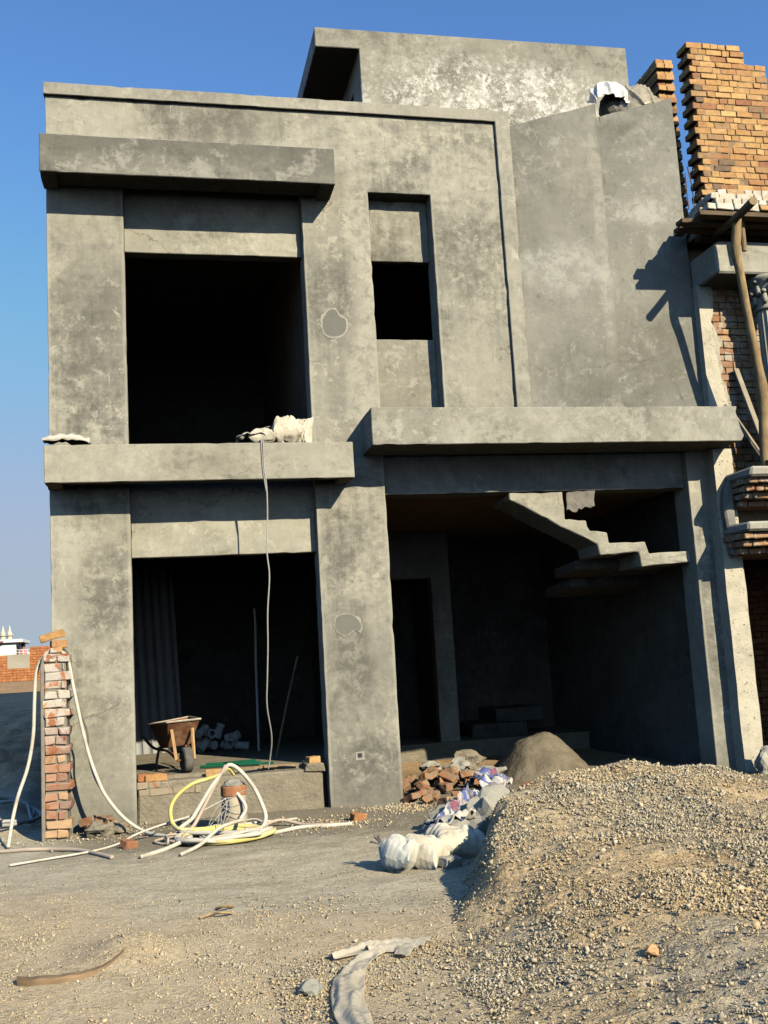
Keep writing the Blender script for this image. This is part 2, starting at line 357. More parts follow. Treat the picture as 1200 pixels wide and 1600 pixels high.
def stone_mat():
    m, nt, b = new_mat('crushed_stone'); g = G(nt); r = g.island(); p = g.pos()
    c = g.ramp(r, [(0, (.33, .305, .25)), (.15, (.53, .475, .36)), (.3, (.42, .40, .345)), (.45, (.60, .50, .345)), (.6, (.47, .43, .34)), (.75, (.66, .59, .46)), (.88, (.54, .44, .29)), (1, (.74, .69, .57))])
    tint = g.ramp(g.noise(p, 1.0, 4, .6, .6), [(.4, (.86, .84, .78)), (.6, (.96, .83, .64))])
    c = g.mix(.8, c, tint, 'MULTIPLY')
    g.put(b.inputs['Base Color'], c)
    g.put(b.inputs['Normal'], g.bump(g.noise(p, 90, 4, .6), .5, .004))
    return m
M['stone'] = stone_mat()

# ------------------------------------------------------------------ mesh helpers
class MB:
    def __init__(s): s.v = []; s.f = []
    def add(s, v, f):
        o = len(s.v); s.v += [tuple(x) for x in v]; s.f += [tuple(i + o for i in q) for q in f]; return s
    def box(s, x0, x1, y0, y1, z0, z1, mat=None, jit=0):
        v = [Vector((x, y, z)) for z in (z0, z1) for y in (y0, y1) for x in (x0, x1)]
        if jit: v = [a + Vector((random.uniform(-jit, jit) for _ in range(3))) for a in v]
        if mat is not None: v = [mat @ a for a in v]
        return s.add(v, [(0, 2, 3, 1), (4, 5, 7, 6), (0, 1, 5, 4), (1, 3, 7, 5), (3, 2, 6, 7), (2, 0, 4, 6)])
    def cbox(s, c, sx, sy, sz, rot=(0, 0, 0), jit=0):
        return s.box(-sx / 2, sx / 2, -sy / 2, sy / 2, -sz / 2, sz / 2, Matrix.Translation(c) @ Euler(rot).to_matrix().to_4x4(), jit)
    def prism(s, pts, y0, y1):
        n = len(pts)
        v = [(x, y0, z) for x, z in pts] + [(x, y1, z) for x, z in pts]
        a = sum(pts[i][0] * pts[(i + 1) % n][1] - pts[(i + 1) % n][0] * pts[i][1] for i in range(n))
        fr = tuple(range(n)); bk = tuple(range(2 * n - 1, n - 1, -1))
        if a < 0: fr, bk = fr[::-1], bk[::-1]
        f = [fr, bk]
        for i in range(n):
            j = (i + 1) % n
            q = (i, i + n, j + n, j); f.append(q if a > 0 else q[::-1])
        return s.add(v, f)
    def tube(s, pts, r, n=8, smooth_n=6, cap=True):
        P = catmull(pts, smooth_n) if smooth_n else [Vector(p) for p in pts]
        k = len(P); rr = r if callable(r) else (lambda t: r)
        up = Vector((0, 0, 1)); T0 = (P[1] - P[0]).normalized()
        nrm = T0.cross(up); nrm = nrm.normalized() if nrm.length > 1e-4 else Vector((1, 0, 0))
        V = []
        for i, p in enumerate(P):
            T = (P[min(i + 1, k - 1)] - P[max(i - 1, 0)]).normalized()
            nrm = (nrm - T * nrm.dot(T)); nrm = nrm.normalized() if nrm.length > 1e-6 else T.orthogonal().normalized()
            bi = T.cross(nrm); R = rr(i / (k - 1))
            V += [p + (nrm * math.cos(a) + bi * math.sin(a)) * R for a in [2 * math.pi * q / n for q in range(n)]]
        F = [(i * n + q, i * n + (q + 1) % n, (i + 1) * n + (q + 1) % n, (i + 1) * n + q) for i in range(k - 1) for q in range(n)]
        if cap: F += [tuple(range(n))[::-1], tuple((k - 1) * n + q for q in range(n))]
        return s.add(V, F)
    def lathe(s, c, prof, n=24, axis=Vector((0, 0, 1))):
        q = Vector((0, 0, 1)).rotation_difference(axis).to_matrix(); c = Vector(c); V = []
        for r, h in prof: V += [c + q @ Vector((r * math.cos(2 * math.pi * i / n), r * math.sin(2 * math.pi * i / n), h)) for i in range(n)]
        k = len(prof)
        F = [(j * n + i, j * n + (i + 1) % n, (j + 1) * n + (i + 1) % n, (j + 1) * n + i) for j in range(k - 1) for i in range(n)]
        F += [tuple(range(n))[::-1], tuple((k - 1) * n + i for i in range(n))]
        return s.add(V, F)

def catmull(pts, n):
    P = [Vector(p) for p in pts]; out = []
    for i in range(len(P) - 1):
        a = P[max(i - 1, 0)]; b = P[i]; c = P[i + 1]; d = P[min(i + 2, len(P) - 1)]
        for k in range(n):
            t = k / n; out.append(.5 * ((2 * b) + (c - a) * t + (2 * a - 5 * b + 4 * c - d) * t * t + (3 * b - a - 3 * c + d) * t ** 3))
    out.append(P[-1]); return out

def wpos(o):
    w = Vector(o.location)
    while o.parent: o = o.parent; w = w + Vector(o.location)
    return w

def obj(name, mb, mat, parent=None, bevel=0, smooth=False, rough=0, rscale=8, base=None, cut=0):
    """link one mesh; world-space verts in, local origin at its base centre"""
    V = [Vector(v) for v in mb.v]
    lo = [min(v[i] for v in V) for i in range(3)]; hi = [max(v[i] for v in V) for i in range(3)]
    o0 = Vector(base) if base else Vector(((lo[0] + hi[0]) / 2, (lo[1] + hi[1]) / 2, lo[2]))
    me = bpy.data.meshes.new(name); me.from_pydata([v - o0 for v in V], [], mb.f); me.update()
    if bevel or rough or cut:
        bm = bmesh.new(); bm.from_mesh(me)
        if bevel:
            bmesh.ops.remove_doubles(bm, verts=bm.verts, dist=1e-5) if not mb.__dict__.get('keep') else None
            es = [e for e in bm.edges if len(e.link_faces) == 2 and e.calc_face_angle(0) > .6]
            bmesh.ops.bevel(bm, geom=es, offset=bevel, segments=1, affect='EDGES', profile=.5, clamp_overlap=True)
        if cut:
            for ax in range(3):
                k = int((hi[ax] - lo[ax]) / cut)
                for i in range(k):
                    co = Vector((0, 0, 0)); co[ax] = lo[ax] + (i + .5) * cut - o0[ax]; no = Vector((0, 0, 0)); no[ax] = 1
                    if co[ax] < hi[ax] - o0[ax] - .02: bmesh.ops.bisect_plane(bm, geom=bm.verts[:] + bm.edges[:] + bm.faces[:], plane_co=co, plane_no=no, dist=1e-4)
            bm.normal_update()
            for v in bm.verts:
                p = v.co + o0
                d = mnoise.noise_vector(p * 1.1) * .0035 + mnoise.noise_vector(p * 6.5) * .0022
                sharp = [e for e in v.link_edges if len(e.link_faces) == 2 and e.calc_face_angle(0) > .4]
                if sharp:
                    c = mnoise.noise(p * 9 + Vector((3, 1, 7))) + .6 * mnoise.noise(p * 23)
                    d = d - v.normal * max(0, c - .25) * .028
                v.co += d
        if rough:
            for v in bm.verts:
                p = v.co + o0
                v.co += mnoise.noise_vector(p * rscale) * rough
        bm.to_mesh(me); bm.free()
    me.materials.append(mat)
    if smooth: me.polygons.foreach_set('use_smooth', [True] * len(me.polygons))
    o = bpy.data.objects.new(name, me); COL.objects.link(o)
    if parent: o.parent = parent; o.location = o0 - wpos(parent)
    else: o.location = o0
    return o

def tag(o, label, cat, group=None):
    o['label'] = label; o['category'] = cat
    if group: o['group'] = group
    return o

def thing(name, label, cat, loc, group=None):
    o = bpy.data.objects.new(name, None); COL.objects.link(o); o.location = loc; o.empty_display_size = .2
    return tag(o, label, cat, group)

def structure(o): o['kind'] = 'structure'; return o

def lump(c, r, seed, detail=2, amp=.25, flat=None):
    bm = bmesh.new(); bmesh.ops.create_icosphere(bm, subdivisions=detail, radius=1)
    mb = MB(); v = []
    for a in bm.verts:
        d = 1 + amp * mnoise.noise(a.co * 1.3 + Vector((seed, seed * 2.1, 0))) * 1.6 + amp * .5 * mnoise.noise(a.co * 3.7 + Vector((0, seed, seed)))
        q = Vector((a.co.x * r[0], a.co.y * r[1], a.co.z * r[2])) * d
        v.append(Vector(c) + q)
    if flat is not None: v = [Vector((a.x, a.y, max(a.z, flat))) for a in v]
    mb.add(v, [[x.index for x in f.verts] for f in bm.faces]); bm.free(); return mb

def brickrow_wall(mb, x0, x1, yf, z0, n, h=.083, depth=.115, L=.225, tooth_l=0, tooth_r=0, hole=None, gap=.008, jit=.004, top=None):
    """courses of individual bricks on a front plane y=yf, running along X"""
    for r in range(n):
        xa = x0 - (tooth_l if r % 2 else 0) + random.uniform(-.006, .006); xb = x1 + (tooth_r if r % 2 else 0)
        if top: xb = min(xb, top(r))
        x = xa; z = z0 + r * h; first = True
        while x < xb - .03:
            l = L if random.random() < .55 else L / 2
            if first and r % 2 == 0: l = L / 2 + .0
            first = False
            if xb - (x + l) < .06: l = xb - x
            if not (hole and hole[0] < x + l / 2 < hole[1] and hole[2] < z + h / 2 < hole[3]):
                yo = random.uniform(-.008, .008)
                mb.box(x + gap / 2, x + l - gap / 2, yf + yo, yf + depth, z + gap / 2, z + h - gap / 2, jit=jit)
            x += l
# ------------------------------------------------------------------ terrain
def lerp(x, tab):
    if x <= tab[0][0]: return tab[0][1]
    for (a, b), (c, d) in zip(tab, tab[1:]):
        if x <= c: t = (x - a) / (c - a); t = t * t * (3 - 2 * t); return b + (d - b) * t
    return tab[-1][1]
def sst(t): t = max(0., min(1., t)); return t * t * (3 - 2 * t)

def ground_z(x, y):
    b = sst((-1.05 - x) / .5) if y > -.5 else 0
    rise = lerp(y, [(-.3, 0), (2, .27), (6, .78), (10, 1.04), (16.5, 1.2), (22, 1.475), (60, 1.5), (400, 1.5)]) * b
    z = rise
    if y > 1 and b > 0: z += .2 * b * sst((y - 1) / 2) * sst((12 - y) / 3) * (mnoise.noise(Vector((x * .9, y * .9, 3))) + .45 * mnoise.noise(Vector((x * 2.6, y * 2.6, 7))) + .2 * mnoise.noise(Vector((x * 6, y * 6, 2))))
    nr = sst((14 - abs(y + 4)) / 6) * sst((12 - abs(x)) / 5)
    z += nr * (.03 * mnoise.noise(Vector((x * .6, y * .6, 0))) + .012 * mnoise.noise(Vector((x * 2.5, y * 2.5, 5))) + .005 * mnoise.noise(Vector((x * 9, y * 9, 1))))
    # small hump of tan sand in the left foreground
    z += .10 * math.exp(-(((x + .17) / .2) ** 2 + ((y + 4.85) / .26) ** 2)) * (1 if y < -3 else 0)
    # porch floor inside stays low
    return z

XL = [(-7.6, .8), (-6.3, 1.15), (-5.5, 1.4), (-4.7, 1.68), (-4.1, 1.9), (-3.6, 2.15), (-3.1, 2.42), (-2.4, 2.8), (-1.9, 3.2)]
WL = [(-7.6, 1.6), (-6.2, 1.3), (-5.4, .95), (-4.8, .36), (-3.6, .30), (-3.0, .55), (-2.2, .8)]
HH = [(-9.5, .0), (-7.6, .13), (-6.5, .22), (-5.5, .30), (-4.9, .36), (-4.3, .41), (-3.75, .53), (-3.2, .575), (-2.8, .5), (-2.35, .22), (-1.85, 0)]
RX = [(2.0, .78), (2.6, .86), (3.1, .93), (3.6, 1.02), (4.2, .86), (5.0, .55), (6.0, .4), (7.5, .1), (8, 0)]
def heap_z(x, y):
    e = .12 * mnoise.noise(Vector((x * 1.7, y * 1.7, 9))) + .05 * mnoise.noise(Vector((x * 5, y * 5, 2)))
    s = sst((x + e - lerp(y, XL)) / lerp(y, WL))
    h = lerp(y + e * .7, HH) * s * lerp(x, RX)
    k = min(1, h / .12)
    h += k * (.035 * mnoise.noise(Vector((x * 2.2, y * 2.2, 4))) + .02 * mnoise.noise(Vector((x * 6, y * 6, 7))) + .010 * mnoise.noise(Vector((x * 14, y * 14, 1))) + .007 * mnoise.noise(Vector((x * 31, y * 31, 6))))
    return h
def surf(x, y): return max(ground_z(x, y), heap_z(x, y) if -9.5 < y < -1.6 and x > .5 else -1)

def axis(fine0, fine1, step, far0, far1):
    a = list(np.arange(fine0, fine1 + 1e-6, step)); s = step; x = fine1
    while x < far1: s *= 1.35; x += s; a.append(min(x, far1))
    s = step; x = fine0; b = []
    while x > far0: s *= 1.35; x -= s; b.append(max(x, far0))
    return b[::-1] + a
gx = axis(-4.0, 7.0, .07, -500, 500); gy = axis(-9.5, 7.0, .075, -60, 900); gy = sorted(set(gy + list(np.arange(7.3, 26, .4))))
mb = MB()
mb.v = [(x, y, ground_z(x, y)) for y in gy for x in gx]
nx = len(gx)
mb.f = [(j * nx + i, j * nx + i + 1, (j + 1) * nx + i + 1, (j + 1) * nx + i) for j in range(len(gy) - 1) for i in range(nx - 1)]
structure(obj('ground', mb, M['ground'], smooth=True))

# gravel heap
hx = np.arange(.5, 7.0, .022); hy = np.arange(-8.6, -1.75, .022); mb = MB(); idx = {}
Z = [[heap_z(x, y) for x in hx] for y in hy]
for j, y in enumerate(hy):
    for i, x in enumerate(hx): mb.v.append((x, y, ground_z(x, y) * (1 - min(1, Z[j][i] / .1)) + Z[j][i] - .012))
n = len(hx)
for j in range(len(hy) - 1):
    for i in range(n - 1):
        if max(Z[j][i], Z[j][i + 1], Z[j + 1][i], Z[j + 1][i + 1]) > .004: mb.f.append((j * n + i, j * n + i + 1, (j + 1) * n + i + 1, (j + 1) * n + i))
used = sorted({i for f in mb.f for i in f}); rm = {a: k for k, a in enumerate(used)}
mb.v = [mb.v[i] for i in used]; mb.f = [tuple(rm[i] for i in f) for f in mb.f]
HEAP = thing('gravel_heap', 'large heap of tan crushed gravel filling the right foreground', 'gravel heap', (3.6, -4, 0))
obj('heap_mound', mb, M['heap'], HEAP, smooth=True)

# individual stones: hull templates scattered with numpy, one mesh per scatter
TPL = []
for k in range(14):
    bm = bmesh.new()
    for _ in range(7):
        d = Vector((random.gauss(0, 1), random.gauss(0, 1), random.gauss(0, 1))).normalized()
        bm.verts.new(Vector((d.x * 1.15, d.y * .95, d.z * .7)) * random.uniform(.7, 1.2))
    bmesh.ops.convex_hull(bm, input=bm.verts)
    bmesh.ops.delete(bm, geom=[v for v in bm.verts if not v.link_faces], context='VERTS')
    bm.verts.index_update()
    TPL.append((np.array([v.co[:] for v in bm.verts]), [[v.index for v in f.verts] for f in bm.faces])); bm.free()

def stones(name, pts, radii, parent=None):
    """pts: Nx3, radii: N"""
    allv = []; loops = []; off = 0; which = rng.integers(0, len(TPL), len(pts))
    q = rng.normal(size=(len(pts), 4)); q /= np.linalg.norm(q, axis=1)[:, None]
    w, x, y, z = q.T
    R = np.stack([1 - 2 * (y * y + z * z), 2 * (x * y - z * w), 2 * (x * z + y * w), 2 * (x * y + z * w), 1 - 2 * (x * x + z * z), 2 * (y * z - x * w), 2 * (x * z - y * w), 2 * (y * z + x * w), 1 - 2 * (x * x + y * y)], 1).reshape(-1, 3, 3)
    for k, (tv, tf) in enumerate(TPL):
        s = np.where(which == k)[0]
        if not len(s): continue
        V = np.einsum('nij,mj->nmi', R[s], tv) * radii[s][:, None, None] + pts[s][:, None, :]
        allv.append(V.reshape(-1, 3)); tf = np.array(tf)
        F = tf[None] + (np.arange(len(s)) * len(tv))[:, None, None] + off
        loops.append(F.reshape(-1, 3)); off += len(s) * len(tv)
    V = np.concatenate(allv); F = np.concatenate(loops)
    c = V.mean(0); base = np.array([c[0], c[1], V[:, 2].min()])
    me = bpy.data.meshes.new(name); me.vertices.add(len(V)); me.vertices.foreach_set('co', (V - base).ravel())
    me.loops.add(F.size); me.loops.foreach_set('vertex_index', F.ravel().astype(np.int32))
    me.polygons.add(len(F)); me.polygons.foreach_set('loop_start', np.arange(0, F.size, 3, dtype=np.int32)); me.polygons.foreach_set('loop_total', np.full(len(F), 3, dtype=np.int32))
    me.update(); me.validate(); me.materials.append(M['stone'])
    o = bpy.data.objects.new(name, me); COL.objects.link(o)
    if parent: o.parent = parent; o.location = Vector(base) - wpos(parent)
    else: o.location = base
    o['kind'] = 'stuff'
    return o

def scatter(n, x0, x1, y0, y1, dens, rmin, rmax, on_heap):
    P = []; Rr = []
    while len(P) < n:
        x = random.uniform(x0, x1); y = random.uniform(y0, y1)
        hz = heap_z(x, y) if x > .5 else 0
        if on_heap != (hz > .012): continue
        # coarser stone gathers in drifts, finer sand stays bare
        d = dens(x, y)
        if random.random() > d: continue
        r = rmin * (rmax / rmin) ** (random.random() ** 2.0)
        P.append((x, y, surf(x, y) + r * random.uniform(-.35, .3))); Rr.append(r)
    return np.array(P), np.array(Rr)
def dn(x, y): return .14 + .86 * sst((mnoise.noise(Vector((x * 1.1, y * 1.1, 11))) + .4 * mnoise.noise(Vector((x * 3.5, y * 3.5, 3))) + .16) / .5)
P, Rr = scatter(105000, .6, 6.0, -7.7, -1.8, dn, .0030, .015, True)
P2, R2 = scatter(1100, .8, 5.5, -7.5, -2.0, dn, .015, .033, True)
P3 = []; R3 = []
for _ in range(170):
    x = random.gauss(3.2, .75); y = random.gauss(-3.15, .28); r = random.uniform(.014, .034)
    if heap_z(x, y) > .15: P3.append((x, y, heap_z(x, y) - r * .15)); R3.append(r)
stones('gravel_stones', np.concatenate([P, P2, np.array(P3)]), np.concatenate([Rr, R2, np.array(R3)]), HEAP)
def dg(x, y):
    w = sst((-(y + .55 * x) - 3.0) / 2.2)
    return w * (.22 + .78 * sst((mnoise.noise(Vector((x * 1.3, y * 1.3, 21))) + .4 * mnoise.noise(Vector((x * 4, y * 4, 8))) + .25) / .55)) + .02
P, Rr = scatter(44000, -2.0, 2.6, -7.4, -1.2, dg, .0032, .013, False)
P2, R2 = scatter(420, -1.6, 2.2, -7.5, -2.5, dg, .012, .026, False)
o = stones('gravel', np.concatenate([P, P2]), np.concatenate([Rr, R2]))
tag(o, 'loose crushed stone strewn over the tan ground left of the heap', 'gravel')
# coarse rubble crumbs at the foot of the walls
P = []; Rr = []
for _ in range(2600):
    t = random.random()
    if t < .35: x, y = random.gauss(2.45, .22), random.gauss(-.25, .22)
    elif t < .6: x, y = random.gauss(1.55, .3), random.gauss(-1.0, .25)
    elif t < .8: x, y = random.gauss(6.5, .35), random.gauss(-.45, .25)
    else: x, y = random.gauss(-.6, .45), random.gauss(-.35, .25)
    r = .006 * (4 ** (random.random() ** 2)); P.append((x, y, surf(x, y) + r * .3)); Rr.append(r)
o = stones('rubble_crumbs', np.array(P), np.array(Rr)); tag(o, 'pale mortar crumbs lying along the foot of the house', 'rubble')

# ------------------------------------------------------------------ the house
H = thing('unfinished_house', 'unfinished two storey grey plastered house with open bays and flat canopies', 'house', (2.75, 0, 0))
def hp(name, mb, mat, bevel=.006, **k):
    if bevel and 'cut' not in k: k['cut'] = .11
    return obj(name, mb, M[mat], H, bevel, **k)

wall = [(-1.02, -.3), (-.22, -.3), (-.22, 6.82), (1.74, 6.82), (1.74, -.3), (2.52, -.3), (2.52, 6.83), (3.265, 6.83), (3.265, 3.76), (4.12, 3.76), (4.12, 7.78), (-1.02, 7.78)]
fw = hp('facade_wall', MB().prism(wall, 0, .3), 'facade')
bf = hp('border_frame', MB().prism([(-1.035, 7.78), (4.12, 7.78), (4.12, 3.76), (4.30, 3.76), (4.30, 7.92), (-1.035, 7.92)], -.045, .30), 'border')
hp('lintel', MB().box(-.22, 1.74, .13, .3, 6.07, 6.815), 'lintel')
hp('lintel', MB().box(-.22, 1.74, .13, .3, 2.70, 3.6), 'lintel')
hp('window_panel', MB().box(2.52, 3.265, .2, .3, 6.08, 6.825), 'panel')
hp('window_panel', MB().box(2.52, 3.265, .2, .3, 3.76, 5.135), 'panel')

def fascia(name, x0, x1, d, z0, z1, mat, rib=.16, lip=.07, jag=0):
    """flat canopy whose soffit is recessed between a front lip and two end ribs"""
    mb = MB()
    k = 48; top = []; bot = []
    mb.box(x0, x1, -d, -.001, z0 + .06, z1)
    mb.box(x0, x0 + rib, -d + .0, -.001, z0, z0 + .0605); mb.box(x1 - rib, x1, -d, -.001, z0, z0 + .0605)
    mb.box(x0 + rib, x1 - rib, -d, -d + lip, z0, z0 + .0605)
    return mb
def canopy(name, x0, x1, d, z0, z1, mat):
    # one closed shell: outer box with the underside let in
    r, l, h = .15, .06, .05
    v = [(x0, -d, z1), (x1, -d, z1), (x1, -.001, z1), (x0, -.001, z1), (x0, -d, z0), (x1, -d, z0), (x1, -.001, z0), (x0, -.001, z0),
         (x0 + r, -d + l, z0), (x1 - r, -d + l, z0), (x1 - r, -.001, z0), (x0 + r, -.001, z0),
         (x0 + r, -d + l, z0 + h), (x1 - r, -d + l, z0 + h), (x1 - r, -.001, z0 + h), (x0 + r, -.001, z0 + h)]
    f = [(0, 1, 2, 3), (0, 4, 5, 1), (1, 5, 6, 2), (0, 3, 7, 4), (4, 8, 9, 5), (5, 9, 10, 6), (4, 7, 11, 8), (8, 12, 13, 9), (9, 13, 14, 10), (8, 11, 15, 12), (12, 15, 14, 13), (3, 2, 6, 10, 14, 15, 11, 7)]
    # face order above looks outward from every side
    return hp(name, MB().add(v, f), mat, .007)
canopy('canopy', -1.045, 2.065, .43, 6.695, 7.11, 'topcanopy')
canopy('balcony_slab', -1.03, 2.10, .42, 3.415, 3.80, 'balcony')
# porch canopy: right end is broken where it meets the neighbour
mb = MB()
ys = [-.53, -.001]; zs = np.linspace(3.735, 4.14, 7)
L = [(2.285, z) for z in zs]; Rj = [6.585 + .015 * math.sin(i * 2.3) + (.035 if i in (1, 2) else 0) - .03 * (i / 6) + .02 for i in range(7)]
pts = [(2.285, 3.735)] + [(Rj[i], zs[i]) for i in range(7)] + [(2.285, 4.14)]
hp('canopy', MB().prism(pts, -.56, -.001), 'canopy', .007)
hp('porch_beam', MB().box(2.52, 6.2, .1, .4, 3.31, 3.74), 'beam')
hp('porch_column', MB().prism([(6.2, -.3), (6.55, -.3), (6.55, 3.735), (6.2, 3.735)], .0, .36), 'facade')
hp('parapet_wall', MB().prism([(4.30, 3.76), (5.48, 3.76), (5.48, 8.145), (4.30, 7.765)], .03, .25), 'stairwall')
hp('parapet_wall', MB().prism([(5.48, 3.76), (6.565, 3.76), (6.545, 8.31), (5.48, 7.985)], .065, .28), 'stairwall')
# side, back and inner walls, slabs
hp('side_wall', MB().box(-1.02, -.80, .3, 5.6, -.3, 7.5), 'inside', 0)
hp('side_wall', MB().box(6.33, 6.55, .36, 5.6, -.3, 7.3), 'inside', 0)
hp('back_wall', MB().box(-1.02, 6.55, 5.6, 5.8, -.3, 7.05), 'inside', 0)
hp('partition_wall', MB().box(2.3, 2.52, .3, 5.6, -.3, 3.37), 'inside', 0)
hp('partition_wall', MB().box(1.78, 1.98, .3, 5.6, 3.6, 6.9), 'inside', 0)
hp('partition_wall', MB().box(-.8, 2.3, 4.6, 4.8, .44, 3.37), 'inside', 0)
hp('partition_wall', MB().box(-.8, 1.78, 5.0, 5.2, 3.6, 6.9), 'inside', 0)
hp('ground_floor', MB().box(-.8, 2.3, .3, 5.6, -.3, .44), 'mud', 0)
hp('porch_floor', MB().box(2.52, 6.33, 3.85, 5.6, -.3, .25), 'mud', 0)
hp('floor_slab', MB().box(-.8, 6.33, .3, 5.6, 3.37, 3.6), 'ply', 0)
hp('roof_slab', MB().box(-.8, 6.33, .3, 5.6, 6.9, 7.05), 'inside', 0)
# doorway wall at the back of the porch
hp('door_wall', MB().prism([(2.52, .25), (2.85, .25), (2.85, 2.66), (4.04, 2.66), (4.04, .25), (4.335, .25), (4.335, 3.37), (2.52, 3.37)], 3.9, 4.1), 'lintel')
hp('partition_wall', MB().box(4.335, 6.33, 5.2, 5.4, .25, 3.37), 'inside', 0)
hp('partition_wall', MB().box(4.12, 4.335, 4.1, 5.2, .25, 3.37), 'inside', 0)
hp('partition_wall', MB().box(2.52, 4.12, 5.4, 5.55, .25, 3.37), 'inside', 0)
# brick sill under the left bay
SILL = hp('sill_wall', MB().box(-.215, 1.69, .06, .30, -.2, .40, jit=.01), 'mud', .02)
mb = MB(); brickrow_wall(mb, -.21, .42, .048, .262, 1, .078, .2, jit=.008); brickrow_wall(mb, -.21, .1, .044, .34, 1, .07, .22, jit=.01)
obj('broken_corner', MB().box(1.50, 1.70, .03, .3, .38, .47, jit=.02), M['mud'], SILL, .01)
obj('brick_course', mb, M['brick_mud'], SILL, .008)
# staircase: folded slab seen from the side, rising to the left
ST = hp('staircase', MB().prism([(4.0, 3.225), (5.035, 2.675), (5.047, 2.55), (5.55, 2.575), (5.555, 2.395), (6.2, 2.42), (6.2, 2.56), (5.668, 2.549), (5.64, 2.678), (5.18, 2.685), (5.165, 2.81), (4.94, 2.84), (4.92, 2.96), (4.66, 2.98), (4.65, 3.30), (4.0, 3.30)], .12, .72), 'lintel', .01, rough=.012, rscale=14)
def yzslab(x0, x1, pts):
    n = len(pts); return MB().add([(x0, y, z) for y, z in pts] + [(x1, y, z) for y, z in pts], [tuple(range(n)), tuple(range(2 * n - 1, n - 1, -1))] + [(i, i + n, (i + 1) % n + n, (i + 1) % n) for i in range(n)])
hp('winder_soffit', yzslab(5.0, 6.32, [(.73, 2.44), (1.4, 2.39), (1.4, 2.50), (.73, 2.55)]), 'inside')
hp('winder_soffit', yzslab(5.2, 6.32, [(1.41, 2.27), (2.3, 2.2), (2.3, 2.32), (1.41, 2.38)]), 'inside')
for i in range(2): hp('stair_step', MB().box(4.62 + .42 * i, 5.5 + .3 * i, 4.2 + .1 * i, 5.2, .25 + .2 * i, .449 + .2 * i, jit=.01), 'inside')
# penthouse on the roof
PH = obj('penthouse', MB().prism([(2.75, 7.05), (6.49, 7.05), (6.49, 9.585), (2.18, 9.53), (2.18, 9.265), (2.75, 9.275)], 1.0, 1.2), M['penthouse'], H, .008)
obj('roof_slab', MB().box(2.18, 6.49, 1.2, 3.9, 9.27, 9.53), M['beam'], PH, .008)
obj('side_wall', MB().box(2.75, 2.95, 1.2, 1.5, 7.05, 9.27), M['panel'], PH)
obj('side_wall', MB().box(2.75, 2.95, 2.5, 3.9, 7.05, 9.27), M['panel'], PH)
obj('lintel', MB().box(2.75, 2.95, 1.5, 2.5, 8.95, 9.27), M['panel'], PH)
obj('side_wall', MB().box(6.29, 6.49, 1.2, 3.9, 7.05, 9.27), M['panel'], PH)
obj('back_wall', MB().box(2.95, 6.29, 3.7, 3.9, 7.05, 9.27), M['panel'], PH)
hp('side_parapet', MB().box(-1.02, -.8, .3, 2.2, 7.501, 7.90), 'border')
# two mortar patches on the centre column, each with a pale feathered rim
def patch(cx, cz, pts, name='plaster_patch'):
    n = 40; mb = MB(); ring = []
    P = catmull([(cx + a, 0, cz + b) for a, b in pts] + [(cx + pts[0][0], 0, cz + pts[0][1])], 8)[:-1]
    c = Vector((cx, -.004, cz)); k = len(P)
    v = [(p.x + random.uniform(-.003, .003), -.0045, p.z + random.uniform(-.003, .003)) for p in P]
    v += [(p.x, .002, p.z) for p in P]
    mb.add(v, [tuple(range(k))[::-1]] + [(i, (i + 1) % k, k + (i + 1) % k, k + i) for i in range(k)])
    o = obj(name, mb, M['patch'], H)
    r = MB(); v = []
    for p in P:
        d = (Vector((p.x, 0, p.z)) - Vector((cx, 0, cz))); w = .012 + .03 * abs(mnoise.noise(Vector((p.x * 20, p.z * 20, 1))))
        q = d * (1 + w / max(d.length, .02)); v += [(p.x + d.x * -.03, -.0058, p.z + d.z * -.03), (cx + q.x, -.0035, cz + q.z)]
    r.add(v, [(2 * i, 2 * i + 1, 2 * ((i + 1) % k) + 1, 2 * ((i + 1) % k)) for i in range(k)])
    obj('patch_rim', r, M['border'], o)
patch(2.045, 5.25, [(-.13, .05), (-.06, .145), (.02, .16), (.07, .08), (.135, .04), (.125, -.09), (.03, -.155), (-.09, -.14), (-.135, -.05)])
patch(2.015, 1.885, [(-.14, .0), (-.11, .09), (.0, .115), (.1, .075), (.15, -.02), (.12, -.075), (.06, -.06), (-.02, -.105), (-.1, -.07)])
mb = MB().box(2.03, 2.125, -.004, .004, .465, .55)
SO = obj('socket_box', mb, M['lump'], H, 0)
obj('socket_hole_shade', MB().box(2.05, 2.10, -.0055, .0, .49, .535), M['dark'], SO)  # flat dark plate; the hole's shade is put into its colour

# ------------------------------------------------------------------ the neighbouring brick building
NB = thing('brick_building', 'half built brick building with whitewashed ledge and concrete cornice at right edge', 'building', (7.6, 0, 0))
def np_(name, mb, mat, bevel=.006, **k): return obj(name, mb, M[mat], NB, bevel, **k)
T = MB(); 
brickrow_wall(T, 6.84, 7.90, 0, 6.90, 26, .0832, .12, tooth_l=.055, hole=(7.13, 7.22, 7.83, 7.94), jit=.0055, top=lambda r: 9 if r < 23 else (7.60 - (.05 if r == 25 else 0)))
for r in range(26):   # second skin and toothed left return
    z = 6.90 + r * .0832; xa = 6.84 - (.055 if r % 2 else 0)
    T.box(xa, xa + .225 if r % 2 == 0 else xa + .11, .125, .245, z + .004, z + .079, jit=.004)
np_('brick_pier', T, 'brick', .005)
core = MB().box(6.87, 7.13, .009, .235, 6.91, 9.0).box(7.22, 7.88, .009, .235, 6.91, 8.78).box(7.13, 7.22, .02, .235, 6.91, 7.83).box(7.13, 7.22, .02, .235, 7.94, 8.78)
np_('pier_core', core, 'mortar_dark', 0)
